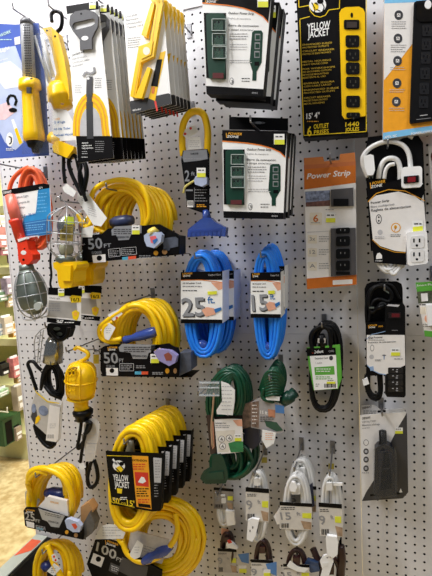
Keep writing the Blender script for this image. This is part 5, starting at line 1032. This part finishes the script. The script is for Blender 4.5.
for i in range(3): c.tube(cordpx(F,[(100+i*3,480-i*8,.02+i*.002),(110+i*4,400,.022+i*.002),(140+i*3,350+i*5,.026),(172-i*2,350+i*6,.026),(198-i*4,410,.024+i*.002),(206-i*6,500-i*6,.02),(170,516-i*12,.026)]),k*6,RUBBER,8)
c.tube(cordpx(F,[(80,480,.03),(66,440,.032),(50,390,.034),(38,358,.034),(46,344,.034),(66,346,.034),(84,368,.034),(104,386,.03)]),k*7,RUBBER,8)
c.tube([F.pt(120,460,.034),F.pt(150,500,.034),F.pt(200,520,.03)],k*8,RUBBER,8); c.build('cord',t)
F6=F.use('g6')
b=MB(); b.slab(F6,[(74,62),(90,56),(136,104),(196,122),(206,100),(196,280),(180,300),(136,272),(70,212),(48,180),(56,120)],M('grey_satin_card','bcb8b2',rough=.3,var=.06),.03,.0306); b.line(F6,[(66,34),(78,60),(132,104),(188,112)],5,YINK,.0307,.0313)
b.slab(F6,[(52,176),(60,150),(78,140),(84,180),(70,214)],DGREY,.0307,.0311); b.disc(F6,66,136,11,22,M('photo_blue_grey','7a86a0',rough=.4,var=.3,scale=80),.0311,.0314,14); b.disc(F6,112,148,22,26,MATS['photo_blue_grey'],.0311,.0316,16,-.6); b.slab(F6,[(76,180),(90,168),(98,184),(84,206),(72,212)],YELP,.0316,.032)
b.slab(F6,[(142,120),(192,132),(184,284),(172,298),(124,290)],CREAM,.0311,.0318); b.greek(F6,142,210,174,3,9,3,LGREY,.0322); 
for i in range(7): b.rect(F6,130+i*5,262,132+i*5+(i%2),280,GREY,.0318,.0321)
b.build('hanging_card',t)
b=MB(); b.slab(F6,[(62,214),(90,222),(140,268),(172,298),(168,318),(150,326),(128,322),(96,290)],BLACK,.022,.028); b.tube(cordpx(F6,[(70,216,.02),(84,260,.024),(112,300,.026),(140,322,.026),(162,312,.026),(170,280,.02)]),k*8,RUBBER,8); b.build('cord_tail',t)
hook(Frame('g5',.14),150,170,.17,'hook behind the steel reflector lamp with black cord')

# ================================================================ yellow plastic cage lamp
F=Frame('g5',.17)
t=thing('caged_work_light','yellow plastic caged lamp on a hook with black cord and grey paper tag','work light',F.use('g6').pt(340,520))
k=F.k(290,430)
A=F.pt(292,342,.02); B=F.pt(294,520,.02)
s=MB(); s.lathe(A,B,[(0,k*6),(.02,k*24),(.1,k*44),(.22,k*57),(.35,k*62),(.75,k*60),(.9,k*53),(.97,k*40),(1,k*30)],YELP,26); 
F6=F.use('g6'); s.lathe(F6.pt(292,84,.02),F6.pt(296,140,.02),[(0,k*56),(.2,k*38),(.3,k*30),(.8,k*28),(1,k*32)],YELP,20)
s.build('lamp_body',t)
s=MB()
cage(s,A,B,[(0,k*10),(.1,k*46),(.22,k*60),(.35,k*65),(.75,k*63),(.92,k*54),(1,k*36)],6,(.5,),.002,YELP,phase=.5)
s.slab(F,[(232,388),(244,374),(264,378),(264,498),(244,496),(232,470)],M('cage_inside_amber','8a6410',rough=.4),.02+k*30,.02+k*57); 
for y in (392,416,440,464,488): s.line(F,[(228,y),(266,y-6)],5,YELP,.02+k*54,.02+k*62)
for x in (230,247,264): s.line(F,[(x,380),(x,500)],4,YELP,.02+k*54,.02+k*62)
s.build('guard',t)
s=MB(); s.tube(cordpx(F,[(296,346,.02),(306,336,.02),(324,322,.02),(328,308,.02),(318,296,.02),(296,284,.018),(276,276,.018),(262,284,.016)]),k*8,YELP,10); s.lathe(F.pt(284,350,.02),F.pt(300,340,.02),[(0,k*12),(1,k*10)],YELP,10); s.build('hanging_loop',t)
s=MB(); s.lathe(F6.pt(300,138,.02),F6.pt(306,190,.02),[(0,k*34),(.2,k*42),(.5,k*40),(.6,k*34),(1,k*32)],BLACKP,18); s.build('socket_collar',t)
c=MB(); 
c.tube(cordpx(F6,[(296,190,.02),(290,240,.024),(282,290,.026),(276,320,.026),(284,328,.026),(300,300,.026)]),k*7,RUBBER,8)
c.tube(cordpx(F6,[(330,200,.03),(318,240,.034),(304,300,.03),(296,350,.03),(290,394,.028)]),k*7,RUBBER,8)
c.tube(cordpx(F6,[(320,200,.034),(340,208,.038),(330,240,.036),(310,260,.036)]),k*8,RUBBER,8)
c.tube(cordpx(F6,[(346,380,.02),(334,420,.022),(324,470,.024),(332,508,.024),(352,512,.024),(372,480,.022),(370,430,.02),(356,384,.02)]),k*8,RUBBER,8); c.tube(cordpx(F6,[(324,380,.014),(320,430,.014),(322,480,.014)]),k*6,RUBBER,8)
c.build('cord',t)
p=MB(); p.slab(F6,[(306,216),(336,184),(366,186),(384,212),(378,270),(360,370),(346,390),(312,392),(310,300)],M('grey_paper','c3beb6',rough=.7,var=.06),.028,.0286); p.greek(F6,320,230,366,9,15,2.6,LGREY,.029,fill=1); p.line(F6,[(316,302),(370,306)],2,GREY,.0286,.029); p.slab(F6,[(272,200),(292,200),(286,330),(274,296)],PAPER,.018,.0185); p.slab(F6,[(282,404),(300,402),(314,420),(298,432),(284,424)],PAPER,.028,.032); p.build('paper_tag',t)
h=hook(Frame('g5',.17),250,286,.2,'hook with small yellow tag carrying the yellow caged lamp')
h=hook(Frame('g5',.1),372,290,.12,'short hook with hanging yellow label right of the yellow caged lamp')
F=Frame('g5',.11); s=MB(); s.rect(F,352,310,378,354,M('tag_yellow_dull','cdb838',rough=.4),0,.001); s.rect(F,354,290,384,312,CLEAR2,0,.0015); s.build('price_tag',h)
s=MB(); s.tube(cordpx(F,[(310,292,.0),(340,286,.0),(372,288,.0),(384,300,.0)]),.0022,ZINC,8); s.build('wire_arm',h)
# bare hooks of the upper row
hook(Frame('c1',.18),45,95,.22,'long thin hook end in the very top left corner') if False else None
SC.frame_set(1)
